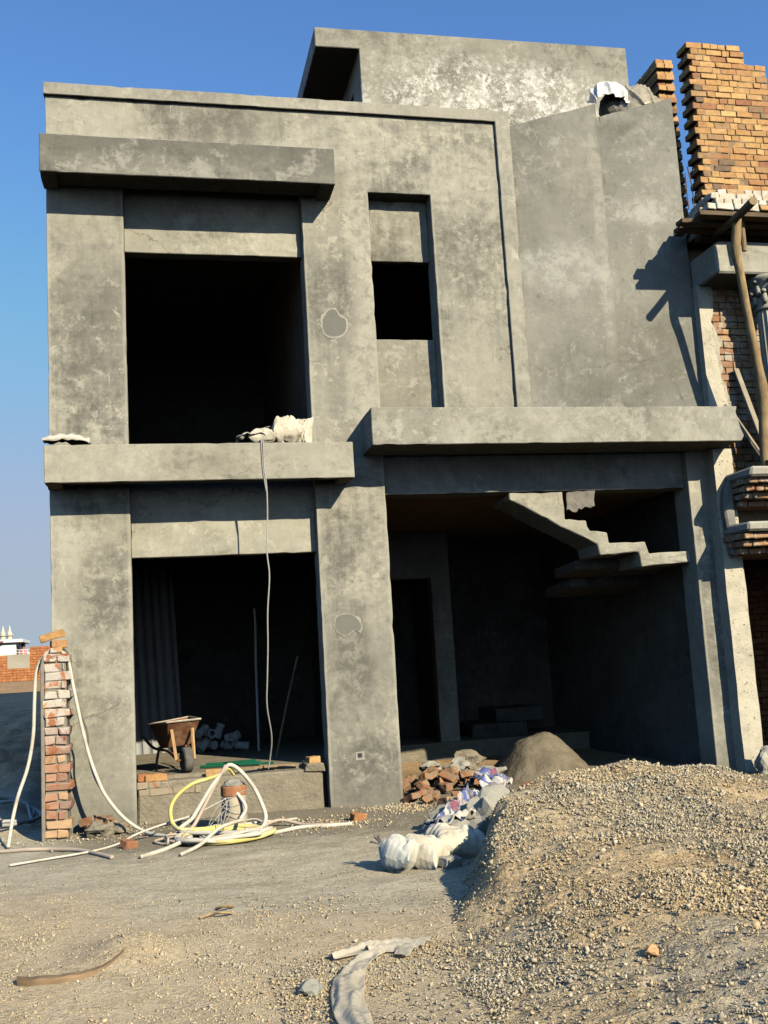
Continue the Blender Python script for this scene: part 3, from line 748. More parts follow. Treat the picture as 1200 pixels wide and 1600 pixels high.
# ledge of lime-smeared bricks over the shuttering
W = MB()
rows = [(6.31, -.85, 6.395), (6.44, -.81, 6.478), (6.42, -.77, 6.561), (6.56, -.71, 6.644), (6.66, -.48, 6.727), (6.72, -.25, 6.81)]
for r, (xl, yf, z) in enumerate(rows):
    brickrow_wall(W, xl, 8.6, yf, z, 1, .083, .115, jit=.008)
    y = yf + .12
    while y < .12:
        l = .225 if random.random() < .6 else .112
        W.box(max(xl, 6.57 if y > -.24 else xl) + random.uniform(-.02, .03), max(xl, 6.57 if y > -.24 else xl) + .115, y, y + l - .01, z + .005, z + .078, jit=.008); y += l
    W.box(max(xl + .1, 6.6), 8.6, yf + .1, .2, z + .002, z + .081)
np_('whitewashed_ledge', W, 'brick_white', .007)
np_('cornice_beam', MB().prism([(6.573, 5.77), (8.6, 5.77), (8.6, 6.17), (6.62, 6.17), (6.573, 6.12)], -.5, .25), 'neighbour', .02, rough=.012, rscale=9)
np_('upper_wall', MB().box(6.57, 9.4, .22, .3, 6.1, 6.5), 'mortar_dark', 0)
B = MB(); brickrow_wall(B, 6.74, 7.6, -.01, 3.35, 29, .083, .12, jit=.006)
np_('brick_wall', B, 'brick_smear', .005)
np_('wall_core', MB().box(6.62, 8.6, .015, .3, 2.44, 5.78), 'mortar_dark', 0)
# rough cream render beside the house, with a ragged right edge
pts = [(6.555, 4.0), (6.79, 4.0)]
for i in range(1, 22):
    z = 4.0 + i * .083; pts.append((6.775 + .07 * mnoise.noise(Vector((z * 4, 1, 2))) + random.uniform(-.02, .02) + (.05 if i < 8 else (-.03 if i > 13 else 0)), z))
pts += [(6.74, 5.78), (6.56, 5.78)]
np_('rendered_strip', MB().prism(pts, -.045, .1), 'cream', 0, rough=.012, rscale=12)
np_('rendered_pillar', MB().prism([(6.44, -.2), (6.69, -.2)] + [(6.69 + random.uniform(-.006, .006), z) for z in np.linspace(.2, 3.6, 14)] + [(6.69, 3.72), (6.44, 3.72)] + [(6.44 + random.uniform(-.006, .006), z) for z in np.linspace(3.6, .2, 14)], -.19, .1), 'cream', 0)
def corbel(layers, name):
    top = MB(); br = MB()
    for i, (xl, yf, z, h, br_) in enumerate(layers):
        if br_:
            brickrow_wall(br, xl, 8.6, yf, z, 1, h, .12, jit=.008)
            y = yf + .12
            while y < -.05:
                l = random.choice((.225, .112)); br.box(xl + random.uniform(-.015, .015), xl + .12, y, min(y + l - .008, .01), z + .003, z + h - .004, jit=.007); y += l
            br.box(xl + .1, 8.6, yf + .1, .02, z + .003, z + h - .003)
        else:
            q = [(xl + .02, z), (xl - .005, z + h * .5), (xl + .03, z + h)]
            top.box(xl, 8.6, yf, .02, z, z + h, jit=.015)
    o = np_(name, br, 'brick_smear', .009)
    if top.v: obj('cement_cap', top, M['neighbour'], o, .025)
corbel([(6.635, -.33, 3.0, .07, 1), (6.61, -.47, 3.075, .07, 1), (6.59, -.58, 3.15, .072, 1), (6.575, -.66, 3.227, .07, 1), (6.56, -.74, 3.305, .10, 0)], 'corbel_course')
corbel([(6.52, -.42, 2.44, .075, 1), (6.49, -.54, 2.52, .075, 1), (6.47, -.62, 2.6, .075, 1), (6.475, -.70, 2.685, .11, 0)], 'corbel_course')
np_('plastered_bracket', MB().prism([(6.50, 2.45), (6.58, 2.45), (6.60, 3.30), (6.54, 3.33), (6.48, 3.2), (6.455, 3.0), (6.47, 2.8)], -.30, -.19), 'beam', .02, rough=.01)
B = MB(); brickrow_wall(B, 6.56, 9.4, 2.2, 0, 30, .083, .12, jit=.006)
np_('brick_wall', B, 'brick_red', .005)
B = MB(); brickrow_wall(B, 6.98, 7.8, -.55, 0, 8, .083, .12, jit=.008)
np_('low_brick_wall', B, 'brick', .006)
# fluted column with a leafed capital
cx, cy = 7.30, -.34; n = 40
prof = []; V = []; zs = np.linspace(3.45, 5.36, 8)
for z in zs: V += [(cx + (.145 - .012 * (abs(math.sin(a * 8)) ** .5) * 1.0) * math.cos(a), cy + (.145 - .012 * (abs(math.sin(a * 8)) ** .5)) * math.sin(a), z) for a in [2 * math.pi * i / 96 for i in range(96)]]
F = [(j * 96 + i, j * 96 + (i + 1) % 96, (j + 1) * 96 + (i + 1) % 96, (j + 1) * 96 + i) for j in range(7) for i in range(96)] + [tuple(range(96))[::-1], tuple(7 * 96 + i for i in range(96))]
CO = np_('column_shaft', MB().add(V, F), 'neighbour', 0)
cap = MB().lathe((cx, cy, 5.36), [(.155, 0), (.17, .02), (.155, .045), (.15, .06), (.16, .2), (.2, .33), (.23, .36), (.23, .41)], 32)
for tier, (zz, rr, hh, k, ph) in enumerate(((5.42, .158, .16, 8, 0), (5.52, .165, .19, 8, .39))):
    for i in range(k):
        a = ph + 2 * math.pi * i / k; d = Vector((math.cos(a), math.sin(a), 0)); t = Vector((-d.y, d.x, 0)); b0 = Vector((cx, cy, zz)) + d * rr
        cap.add(lump((b0 + d * .01 + Vector((0, 0, hh * .45)))[:], (.035, .035, hh * .5), i + tier * 9, 1, .2).v, lump((0, 0, 0), (1, 1, 1), 1, 1).f)
        cap.add(lump((b0 + d * .045 + Vector((0, 0, hh * .95)))[:], (.035, .035, .026), i + tier * 5, 1, .2).v, lump((0, 0, 0), (1, 1, 1), 1, 1).f)
np_('column_capital', cap, 'neighbour', 0, smooth=True)
B = MB(); y = 1.0
for r in range(29):
    z = 7.05 + r * .083; x0 = 6.9 + (.0 if r % 2 else .02); yy = .99 - (.05 if r % 2 else 0)
    for yb in np.arange(yy, 2.9, .23): 
        B.box(x0, x0 + .115, yb + .004, yb + .222, z + .004, z + .079, jit=.006); B.box(x0 + .122, x0 + .25, yb + .004, yb + .222, z + .004, z + .079, jit=.006)
np_('brick_return_wall', B, 'brick', .005)
# unseen flank block added to shade the recessed brick wall; real body behind
np_('unseen_flank_block', MB().box(8.61, 13, -.6, 2.3, 0, 6.9), 'brick_red', 0)
np_('body_wall', MB().box(6.56, 13, 2.33, 9, 0, 6.56), 'brick_red', 0)

# timber under and against the neighbour's ledge
for i, (y, xl, z, t) in enumerate(((-.76, 6.22, 6.362, .03), (-.55, 6.10, 6.36, .03), (-.36, 6.18, 6.361, .028), (-.14, 6.58, 6.36, .03))):
    o = obj('shuttering_plank', MB().box(xl, 8.5, y - .07, y + .065, z - t, z + t * .8, jit=.006), M['wood_dark'], None, .004)
    tag(o, ('outermost shuttering plank under the front edge of the whitewashed ledge', 'second shuttering plank in from the front under the whitewashed ledge', 'third shuttering plank in from the front under the whitewashed ledge', 'innermost shuttering plank under the whitewashed ledge, nearest the wall')[i], 'plank', 'shuttering planks under the brick ledge')
o = obj('timber_log', MB().tube([(6.80, -.06, 6.43), (6.70, -.45, 6.33), (6.645, -.9, 6.29), (6.595, -1.31, 6.29)], lambda t: .042 + .008 * t, 10), M['wood'], None); tag(o, 'short round log poking out from beneath the brick ledge', 'log')
o = obj('timber_prop', MB().tube([(6.94, -.48, 3.42), (6.93, -.5, 3.66), (6.934, -.57, 4.25), (6.867, -.63, 4.69), (6.79, -.68, 5.13), (6.715, -.73, 5.65), (6.669, -.76, 5.91), (6.68, -.79, 6.12), (6.691, -.82, 6.30)], lambda t: .056 + .006 * math.sin(t * 9) - .008 * t + .012 * math.exp(-((t - .27) / .03) ** 2), 12, 8), M['bark'], None, smooth=True)
tag(o, 'crooked stripped tree pole propping up the whitewashed ledge', 'prop')
o = obj('timber_prop', MB().tube([(6.85, -.66, 5.98), (6.845, -.67, 6.15), (6.84, -.68, 6.33)], .03, 8), M['wood'], None); tag(o, 'short straight post beside the top of the crooked pole', 'prop')
def plank(a, b, w, t, mat, label, name='plank', grp='planks leaning on the brick wall'):
    a, b = Vector(a), Vector(b); d = (b - a); L = d.length; q = d.to_track_quat('Z', 'Y').to_matrix().to_4x4()
    o = obj(name, MB().box(-w / 2, w / 2, -t / 2, t / 2, 0, L, jit=.004, mat=Matrix.Translation(a) @ q), M[mat], None, .004); return tag(o, label, 'plank', grp)
plank((7.10, -.36, 3.44), (6.95, -.06, 4.74), .11, .03, 'plank_grey', 'wide grey plank with nail marks leaning on the brick wall')
plank((7.03, -.42, 3.43), (6.74, -.09, 4.28), .045, .04, 'plank_grey', 'slim pale batten leaning beside the broken canopy end')
plank((7.08, -.38, 3.43), (6.79, -.06, 4.27), .05, .03, 'wood', 'brown batten leaning between the pale batten and wide plank')
o = obj('brick', MB().box(6.83, 7.05, -.72, -.61, 3.415, 3.485, jit=.004), M['brick_loose'], None, .006); tag(o, 'yellow brick lying loose on the upper corbel near the pole foot', 'brick')
for i, (x, z0, z1, l) in enumerate(((6.66, 6.85, 7.33, .02), (6.74, 6.88, 7.42, -.02))):
    o = obj('reinforcing_bar', MB().tube([(x, .12, z0), (x - .004, .12, (z0 + z1) / 2), (x - .02 + l, .12, z1)], .008, 6), M['steel'], None)
    tag(o, ('shorter rusty reinforcing bar standing nearest the grey house wall', 'taller rusty reinforcing bar standing nearest the brick pier')[i], 'rebar', 'bars sticking up beside the brick pier')

# ------------------------------------------------------------------ loose things on and around the house
def sack(name, c, size, rotz, mat, seed, label, group=None, tilt=0, tie=0, cat='sack', e=.62):
    nu, nv = 56, 44; V = []; F = []
    R = Matrix.Rotation(rotz, 4, 'Z') @ Matrix.Rotation(tilt, 4, 'Y')
    sd = Vector((seed * 1.3, seed * 2.7, seed * .4))
    for sgn in (1, -1):
        for j in range(nv + 1):
            for i in range(nu + 1):
                x = -1 + 2 * i / nu; y = -1 + 2 * j / nv
                ex, ey = abs(x) ** 3, abs(y) ** 3
                pr = max(0., (1 - abs(x) ** 3.2) * (1 - abs(y) ** 2.6)) ** .5
                q = Vector((x * (1 - .13 * (1 - ey) * ex ** .5 * 0 - .10 * abs(y) ** 2 * 0), y * (1 - .16 * (1 - abs(x)) ** 1.0 * 0), 0))
                # sides draw in between the four corners as the bag fills
                q.x *= 1 - .14 * (1 - y * y); q.y *= 1 - .12 * (1 - x * x)
                if tie and x > .2: q.y *= 1 - tie * sst((x - .2) / .8)
                wr = ex * mnoise.noise(Vector((x * 1.6 + y, y * 4.2 - x, seed))) + ey * mnoise.noise(Vector((x * 4.6 + y, y * 1.7 - x, seed + 4)))
                fold = max(0, 1 - abs(mnoise.noise(Vector((x * 1.3, y * 1.9, seed * .7)) + sd)) * 6)
                h = pr * (1 + .35 * mnoise.noise(Vector((x * 1.2, y * 1.2, sgn)) + sd)) + .13 * wr * (pr + .15) + .10 * mnoise.noise(Vector((x * 3.1, y * 3.1, seed + sgn)) + sd) * pr - .16 * fold * pr
                q.z = sgn * h + .5 * wr * (1 - pr) * .5 + .25 * mnoise.noise(Vector((x * 1.1, y * 1.1, 3)) + sd) * max(ex, ey)
                V.append(R @ Vector((q.x * size[0] / 2, q.y * size[1] / 2, q.z * size[2] / 2)))
    m_ = (nu + 1) * (nv + 1); n_ = nu + 1
    for j in range(nv):
        for i in range(nu):
            a = j * n_ + i; F.append((a, a + 1, a + n_ + 1, a + n_)); F.append((m_ + a, m_ + a + n_, m_ + a + n_ + 1, m_ + a + 1))
    zmin = min(v.z for v in V) * .8
    V = [Vector((v.x, v.y, max(v.z, zmin) - zmin)) + Vector(c) for v in V]
    mb = MB().add(V, F)
    o = obj(name, mb, M[mat], None, smooth=True)
    if tie:
        t = MB()
        for i in range(9):
            a = R @ Vector((size[0] * .46, 0, 0)); d = R @ Vector((random.uniform(.04, .11), random.uniform(-.04, .04), random.uniform(.0, .09)))
            p0 = a + Vector(c) - Vector((0, 0, zmin)); t.tube([p0 - d * .3, p0 + d * .5, p0 + d + Vector((0, 0, -.01))], .006, 5, 4)
        obj('sack_neck', t, M['cloth_grey'], o)
    return tag(o, label, cat, group)

def sheet(name, fn, nu, nv, mat, label, cat, amp=.03, fr=9, seed=0, group=None, follow=None, smooth=True):
    V = []
    for j in range(nv + 1):
        for i in range(nu + 1):
            p = Vector(fn(i / nu, j / nv)); s = Vector((seed * 3.1, seed, 0))
            r = 1 - abs(mnoise.noise(p * fr + s)) * 2; r2 = mnoise.noise(p * fr * 2.7 + s)
            p = p + Vector((mnoise.noise(p * fr + s * 2) * amp * .5, mnoise.noise(p * fr + s * 3) * amp * .5, amp * (max(0, r) * 1.1 + .35 * r2)))
            if follow: p.z = max(p.z, follow(p.x, p.y) + .006)
            V.append(p)
    n = nu + 1
    F = [(j * n + i, j * n + i + 1, (j + 1) * n + i + 1, (j + 1) * n + i) for j in range(nv) for i in range(nu)]
    o = obj(name, MB().add(V, F), M[mat], None, smooth=smooth)
    md = o.modifiers.new('thickness', 'SOLIDIFY'); md.thickness = .003
    return tag(o, label, cat, group)

def loose_brick(name, c, rot, label, group=None, l=.225, mat='brick_loose', cat='brick', seed=0):
    mb = MB(); bm = bmesh.new(); bmesh.ops.create_cube(bm, size=1)
    bmesh.ops.subdivide_edges(bm, edges=bm.edges, cuts=2, use_grid_fill=True)
    R = Euler(rot).to_matrix(); V = []
    for v in bm.verts:
        q = Vector((v.co.x * l, v.co.y * .108, v.co.z * .072))
        s = Vector((seed, seed * .7, 0)); q += mnoise.noise_vector(q * 14 + s) * .009
        if l < .2 and v.co.x > .4: q.x += .03 * mnoise.noise(q * 20 + s)
        V.append(R @ q + Vector(c))
    mb.add(V, [[v.index for v in f.verts] for f in bm.faces]); bm.free()
    o = obj(name, mb, M[mat], None, .006); return tag(o, label, cat, group)

# sacks and rags on the balcony slab
G1 = 'filled sacks on the balcony slab'
sack('sack', (1.60, -.2, 3.79), (.40, .24, .24), 1.2, 'sackmat', 3, 'tallest stuffed white sack, standing in the corner against the centre column', G1, tilt=-1.2)
sack('sack', (1.41, -.26, 3.80), (.34, .30, .32), .1, 'sackmat', 5, 'squat pale sack between the tall corner sack and the lying sack', G1)
sack('sack', (1.17, -.27, 3.80), (.30, .26, .19), -.2, 'sackmat', 8, 'low pale sack lying under the rumpled rag on the balcony', G1)
sheet('rag', lambda u, v: (.88 + .30 * u, -.40 + .25 * v, 3.81 + .10 * math.sin(u * 2.4) * (1 - .4 * v)), 26, 18, 'cloth_pale', 'rumpled grey white rag beside the sacks on the balcony', 'rag', .05, 9, 2)
o = obj('brick_chunk', lump((1.475, -.2, 4.055), (.065, .045, .045), 4, 2, .35), M['mud'], None, 0); tag(o, 'brown chunk balanced on top of the sacks', 'rubble')
sheet('rag', lambda u, v: (-1.05 + .46 * u, -.43 + .24 * v, 3.83 + .075 * math.sin(.35 + v * 2.6) * math.sin(.3 + u * 2.8) - .03 * (v < .03)), 30, 14, 'cloth_pale', 'flat white rag lying on the left end of the balcony slab', 'rag', .035, 7, 5)
sheet('rag', lambda u, v: (-.93 + .2 * u, -.41 + .1 * v, 3.885 + .01 * math.sin(u * 3.1)), 14, 8, 'teal', 'small teal plastic strip lying on the flat white rag', 'plastic strip', .012, 9, 6)
# hanging cable with its loop over the slab edge
o = obj('cable', MB().tube([(1.12, -.30, 3.82), (1.135, -.41, 3.83), (1.147, -.432, 3.79), (1.148, -.432, 3.54), (1.165, -.432, 3.30), (1.16, -.425, 3.0), (1.14, -.425, 2.67), (1.156, -.42, 2.41), (1.125, -.40, 2.05), (1.118, -.35, 1.7), (1.106, -.28, 1.38), (1.10, -.2, 1.1), (1.15, -.05, .78), (1.14, .08, .56), (1.12, .12, .44)], .0075, 6, 8), M['wire_pale'], None)
o2 = obj('cable_return', MB().tube([(1.10, -.30, 3.82), (1.125, -.41, 3.828), (1.128, -.43, 3.78), (1.135, -.43, 3.5), (1.160, -.43, 3.28)], .006, 6, 8), M['wire_pale'], o)
tag(o, 'long thin grey cable hanging from the balcony slab down into the bay', 'cable')
o = obj('cable', MB().tube([(1.07, -.25, 3.90), (1.18, -.2, 4.0), (1.28, -.2, 4.02), (1.38, -.2, 3.99)], .011, 6), M['wire'], None); tag(o, 'short black cable arching over the sacks on the balcony', 'cable')
# plastic sheeting on the stair wall, under the penthouse
o = obj('mass', lump((6.15, .62, 8.32), (.30, .22, .34), 6, 3, .25), M['wire'], None); tag(o, 'dark bundle half hidden under the plastic sheets on the roof', 'mass')  # dark rounded filler for the dark area beneath the plastic sheets
def film(c, r, seed, lean, mat, label):
    def fn(u, v):
        a = math.pi * (.02 + .96 * u); b = -.25 + 1.55 * v; k = 1 + .16 * max(0, 1 - 5 * abs(mnoise.noise(Vector((a * 1.7, b * .7, seed))))) + .12 * mnoise.noise(Vector((a, b, seed + 3)))
        return (c[0] - r[0] * math.cos(a) * (.55 + .45 * math.cos(b * .8)) * k + lean * b, c[1] - r[1] * math.sin(b) * k * .6, c[2] + r[2] * math.sin(a) * math.cos(b * .8) * k - .10 * b)
    return sheet('plastic_sheet', fn, 70, 40, mat, label, 'plastic sheet', .010, 11, seed)
film((5.93, .55, 8.44), (.26, .34, .30), 3, -.05, 'cloth_white', 'milky white plastic sheet bunched at the right end of the penthouse')
film((6.27, .45, 8.24), (.27, .34, .40), 6, .05, 'film', 'clear plastic sheet ballooning over the top of the stair wall')
# cloth slung over the stair slab
sheet('cloth', lambda u, v: (4.66 + .36 * u + .05 * v, .09 + .03 * v, 3.04 + .21 * v + .05 * u * v + .03 * u), 20, 16, 'cloth_grey', 'grey cloth hung over the stairs below the porch beam', 'cloth', .05, 8, 8)

# wheelbarrow in the lower bay
fx, fy = .24, -.9708; wx, wy = .9708, .24
WS = .86
def bp(f, w, z): return Vector((.20 + WS * (f * fx + w * wx), .70 + WS * (f * fy + w * wy), .44 + (z - .44) * .98))
WB = thing('wheelbarrow', 'rusty wheelbarrow with one tyre parked at the sill of the lower bay', 'wheelbarrow', (.22, .74, .44))
rim = [(.33, -.20, .985), (.33, .22, .995), (-.34, .26, 1.0), (-.34, -.26, .95)]; bot = [(.10, -.13, .70), (.10, .15, .72), (-.22, .15, .71), (-.22, -.15, .68)]
mb = MB(); v = [bp(*p) for p in rim] + [bp(*p) for p in bot] + [bp(f * .95, w * .94, z - .004) for f, w, z in rim] + [bp(f * .9, w * .9, z + .008) for f, w, z in bot]
f = [(i, i + 4, (i + 1) % 4 + 4, (i + 1) % 4) for i in range(4)] + [(7, 6, 5, 4)] + [(8 + i, 8 + (i + 1) % 4, 12 + (i + 1) % 4, 12 + i) for i in range(4)] + [(12, 13, 14, 15)] + [(i, (i + 1) % 4, 8 + (i + 1) % 4, 8 + i) for i in range(4)]
obj('tray', mb.add(v, f), M['rust'], WB, .006)
mb = MB(); rp = [bp(*p) for p in rim]
for i in range(4): mb.tube([rp[i], rp[(i + 1) % 4]], .011, 6, 0)
obj('tray_rim', mb, M['rust_light'], WB)
ax = bp(.37, .02, .575); wd = Vector((wx, wy, 0))
WH = obj('wheel', MB().lathe(ax - wd * .02, [(.085, 0), (.085, .04)], 24, wd), M['orange_strut'], WB)
prof = [(.085 + .0, -.012), (.11, -.03), (.128, -.02), (.133, 0), (.133, .04), (.128, .06), (.11, .07), (.085, .052)]
obj('tyre', MB().lathe(ax - wd * .02, prof, 32, wd), M['rubber'], WH, smooth=False)
obj('axle', MB().tube([ax - wd * .10, ax + wd * .10], .012, 8, 0), M['rust'], WB)
for s in (-1, 1):
    obj('handle', MB().tube([bp(.40, .10 * s, .575), bp(.1, .14 * s, .665), bp(-.3, .22 * s, .69), bp(-.62, .27 * s, .80)], .016, 8, 5), M['rust'], WB)
    obj('leg', MB().tube([bp(-.2, .17 * s, .70), bp(-.23, .20 * s, .55), bp(-.22, .21 * s, .445)], .015, 8, 4), M['rust'], WB)
    obj('strut', MB().add(*(lambda m: (m.v, m.f))(MB().tube([bp(.385, .11 * s, .58), bp(.27, .13 * s, .90)], .017, 4, 0))), M['orange_strut'], WB)
# ribbed sheet stood behind it
mb = MB(); n = 90; V = []
for z in (.44, 2.9):
    for i in range(n + 1):
        t = i / n; xx = -.30 + .64 * t - .09 * (z - .44) / 2.4
        V.append((xx, 3.35 + .10 * (z - .44) / 2.4 + .05 * (abs(math.sin(t * math.pi * 5.5)) ** .5), z))
o = obj('ribbed_sheet', mb.add(V, [(i, i + 1, n + 2 + i, n + 1 + i) for i in range(n)]), M['galv'], None); o.modifiers.new('thickness', 'SOLIDIFY').thickness = .004
tag(o, 'tall ribbed pale metal sheet standing behind the wheelbarrow', 'metal sheet')
G2 = 'white pipe fittings heaped inside the bay'
PF = None
for i in range(12):
    c = Vector((.52 + .11 * (i % 5) + random.uniform(-.03, .03), 3.0 + random.uniform(-.15, .15), .50 + .085 * (i // 5) + random.uniform(0, .03)))
    if PF is None:
        PF = obj('pipe_fitting', MB().lathe((0, 0, 0), [(.035, 0), (.05, 0), (.05, .04), (.044, .045), (.044, .12), (.05, .125), (.05, .16), (.036, .16), (.036, .001)], 16), M['pvc'], None); o = PF
    else: o = PF.copy(); COL.objects.link(o)
    o.location = c; o.rotation_euler = (random.uniform(0, 3), random.uniform(0, 3), random.uniform(0, 3)); o.scale = (1.15,) * 3
    tag(o, 'white plastic pipe fitting in the heap behind the wheelbarrow', 'pipe fitting', G2)
for i in range(3):
    y = .62 + .09 * i; o = obj('green_pipe', MB().tube([(.44 + .07 * i, y + .04, .465 + .012 * (i % 2)), (1.12 - .05 * i + random.uniform(0, .1), y - .16, .465 + .012 * (i % 3))], .016, 8, 0), M['green'], None)
    tag(o, 'green plastic pipe lying on the floor right of the wheelbarrow', 'pipe', 'green pipes lying on the floor')
o = obj('pole', MB().tube([(1.36, 1.5, .44), (1.52, 1.55, 1.05), (1.68, 1.6, 1.6)], .013, 6), M['wood'], None); tag(o, 'thin pole leaning in the dark of the lower bay', 'pole')
o = obj('conduit', MB().tube([(1.262, 2.5, 2.25), (1.268, 2.5, 2.0), (1.256, 2.5, 1.5), (1.25, 2.5, .44)], .016, 6), M['pvc'], None); tag(o, 'pale upright conduit inside the lower bay behind the cable', 'conduit')
for i, (x, y, z, r, l, lab) in enumerate(((-.145, .17, .445, .05, .13, 'broken brick end on the far left of the sill'), (-.03, .15, .44, .1, .22, 'orange brick lying on the sill just left of the wheelbarrow'), (.56, .16, .44, -.12, .16, 'orange half brick on the sill right of the wheelbarrow'), (1.6, .17, .49, .4, .14, 'grey mortar smeared brick on the right end of the sill'))):
    loose_brick('brick', (x, y, z), (0, 0, r), lab, 'bricks along the sill', l, seed=i * 3)
for i, (x, y) in enumerate(((1.02, .22), (1.25, .26))):
    o = obj('lath', MB().cbox((x, y, .455), .42, .03, .018, (0, .03, .15 - .3 * i), .002), M['wood'], None); tag(o, ('splintered lath lying on the sill under the cable end', 'second splintered lath on the sill, nearer the centre column')[i], 'lath', 'laths on the sill')

# end of the brick boundary wall, with loose bricks on top
BP = thing('brick_wall_end', 'toothed brick wall end smeared with mortar, against the left column', 'brick wall', (-.95, -.3, 0))
mb = MB()
for r in range(20):
    z = .0 + r * .0868
    if r % 2 == 0: cuts = [(-1.055, -.955 if r < 14 else -.90), (-.945 if r < 14 else -.89, -.86)]
    else: cuts = [(-1.05, -.815)] if r % 4 == 1 else [(-1.055, -.93), (-.925, -.815)]
    for a, b in cuts: mb.box(a + random.uniform(-.008, .008), b + random.uniform(-.012, .012), -.42 + random.uniform(-.012, .012), -.02, z + .005, z + .081, jit=.01)
mb.box(-1.0, -.88, -.40, -.1, 1.737, 1.79, jit=.01)
obj('brick_courses', mb, M['brick_pillar'], BP, .009)
obj('mortar_core', MB().box(-1.045, -.85, -.400, -.015, -.05, 1.735, jit=.002), M['mortar'], BP)
obj('plaster_edge', MB().prism([(-1.088, -.05), (-1.052, -.05), (-1.052, 1.10), (-1.064, 1.13), (-1.052, 1.17), (-1.05, 1.70), (-1.07, 1.70), (-1.085, 1.62)], -.425, -.012), M['mortar'], BP, .006)
loose_brick('brick', (-.925, -.27, 1.832), (0, 0, .25), 'pale brick lying flat on top of the brick wall end', None, .15, seed=3)
loose_brick('brick', (-.985, -.26, 1.915), (.1, -.28, .1), 'uppermost brick, tilted, on top of the brick wall end', None, .235, seed=9)

# hoses
HS = {}
def hose(name, pts, r, mat, label, cat='hose', n=10, sm=10):
    o = obj(name, MB().tube(pts, r, n, sm), M[mat], None, smooth=True); return tag(o, label, cat)
g = lambda x, y, r=.016: (x, y, surf(x, y) + r)
hose('hose', [g(-1.36, -.62), (-1.345, -.45, .2), (-1.30, -.38, .42), (-1.215, -.34, .68), (-1.165, -.33, .97), (-1.15, -.33, 1.3), (-1.135, -.33, 1.53), (-1.09, -.33, 1.67), (-1.02, -.34, 1.755), (-.95, -.36, 1.775), (-.88, -.36, 1.745), (-.83, -.36, 1.66), (-.80, -.37, 1.5), (-.775, -.39, 1.36), (-.74, -.40, 1.18), (-.70, -.41, .98), (-.645, -.42, .75), (-.58, -.43, .55), (-.50, -.45, .37), (-.36, -.48, .18), (-.2, -.55, .05), g(-.05, -.75), g(.12, -.95)], .017, 'hose', 'long pale hose draped over the top of the brick wall end')
hose('cable', [(-.93, -.30, 1.80), (-.86, -.34, 1.775), (-.815, -.34, 1.68), (-.795, -.35, 1.5), (-.78, -.36, 1.35), (-.72, -.36, 1.15), (-.66, -.34, .95), (-.655, -.34, .75), (-.61, -.36, .56), (-.54, -.40, .42), (-.45, -.42, .28)], .009, 'wire', 'thin dark cable hanging beside the pale hose on the wall end', 'cable', 6)
pts = []
for i in range(34):
    a = i * .5; pts.append((-1.62 + (.33 + .05 * math.sin(i * 1.3)) * math.cos(a) + .02 * i * .1, .55 + (.45 + .08 * math.cos(i * .9)) * math.sin(a), 0))
pts = [(x, y, ground_z(x, y) + .05 + .05 * abs(math.sin(i * .8))) for i, (x, y, z) in enumerate(pts)]
hose('hose', pts, .018, 'hose_grey', 'grey hose coiled in the shade behind the brick wall end')
hose('hose', [g(-1.75, -.72), g(-1.4, -.86), g(-1.15, -.97), g(-.95, -1.03), g(-.7, -1.25), g(-.5, -1.6), g(-.39, -1.80)], .018, 'hose_tan', 'dusty pink hose lying flat across the ground at the far left')
hose('hose', [g(-1.2, -1.75), g(-.9, -1.6), g(-.59, -1.42), g(-.38, -1.12), (-.2, -.95, .06), (.05, -.9, .12), (.3, -.88, .17), (.5, -.9, .25), (.585, -.93, .29), (.60, -.95, .30)], .010, 'hose', 'thin white tube running from the ground up to the clay pipe')
def loops(cx, cy, rx, ry, n, ph, zz, seed):
    o = []
    for i in range(int(n * 10)):
        a = ph + i * 2 * math.pi / 10; k = 1 + .10 * mnoise.noise(Vector((i * .37, seed, 0)))
        x = cx + rx * k * math.cos(a) + .02 * mnoise.noise(Vector((i * .2, seed, 5))); y = cy + ry * k * math.sin(a)
        o.append((x, y, surf(x, y) + .018 + zz * abs(mnoise.noise(Vector((i * .31, seed, 9)))) + .004 * i / 5))
    return o
L1 = [g(-.16, -1.93), g(.05, -1.62), (.26, -1.36, .05)] + loops(.56, -1.3, .42, .36, 3.5, 2.9, .06, 1) + [(.2, -1.1, .06), (.30, -1.0, .17), (.46, -.95, .40), (.60, -.90, .56), (.66, -.90, .60), (.75, -.90, .54), (.87, -.93, .38), (.945, -.97, .2), (.96, -1.02, .10), (.9, -1.15, .04), (.75, -1.25, .05)]
hose('hose', L1, .019, 'hose', 'white hose coiled round the clay pipe and arching over its top')
L2 = loops(.60, -1.33, .40, .33, 3.2, 1.0, .05, 4) + [(.22, -1.1, .08), (.12, -.98, .12), (.10, -.95, .25), (.16, -.93, .36), (.30, -.91, .455), (.45, -.9, .49), (.56, -.9, .52), (.64, -.88, .57), (.70, -.84, .50)]
hose('hose', L2, .018, 'hose_yellow', 'yellow hose coiled with the white one round the clay pipe')
hose('hose', [g(.16, -2.0), g(.33, -1.72, .03), (.5, -1.5, .12), (.66, -1.33, .14), (.74, -1.2, .13), (.72, -1.08, .12), (.78, -1.02, .22), (.70, -.96, .36)], .0165, 'hose', 'white hose end crossing the front of the coil toward the viewer')
hose('hose', [(.62, -.9, .60), (.52, -.93, .45), (.40, -.98, .25), (.30, -1.05, .10), (.2, -1.2, .04)], .017, 'hose_tan', 'tan hose slanting down from the top of the clay pipe')
hose('hose', loops(.50, -1.22, .46, .30, 2.6, .4, .09, 11) + [g(.05, -1.35), g(-.05, -1.15), g(.1, -.9), (.22, -.75, .05)], .012, 'hose_tan', 'thin tan hose looped loosely on top of the coil')
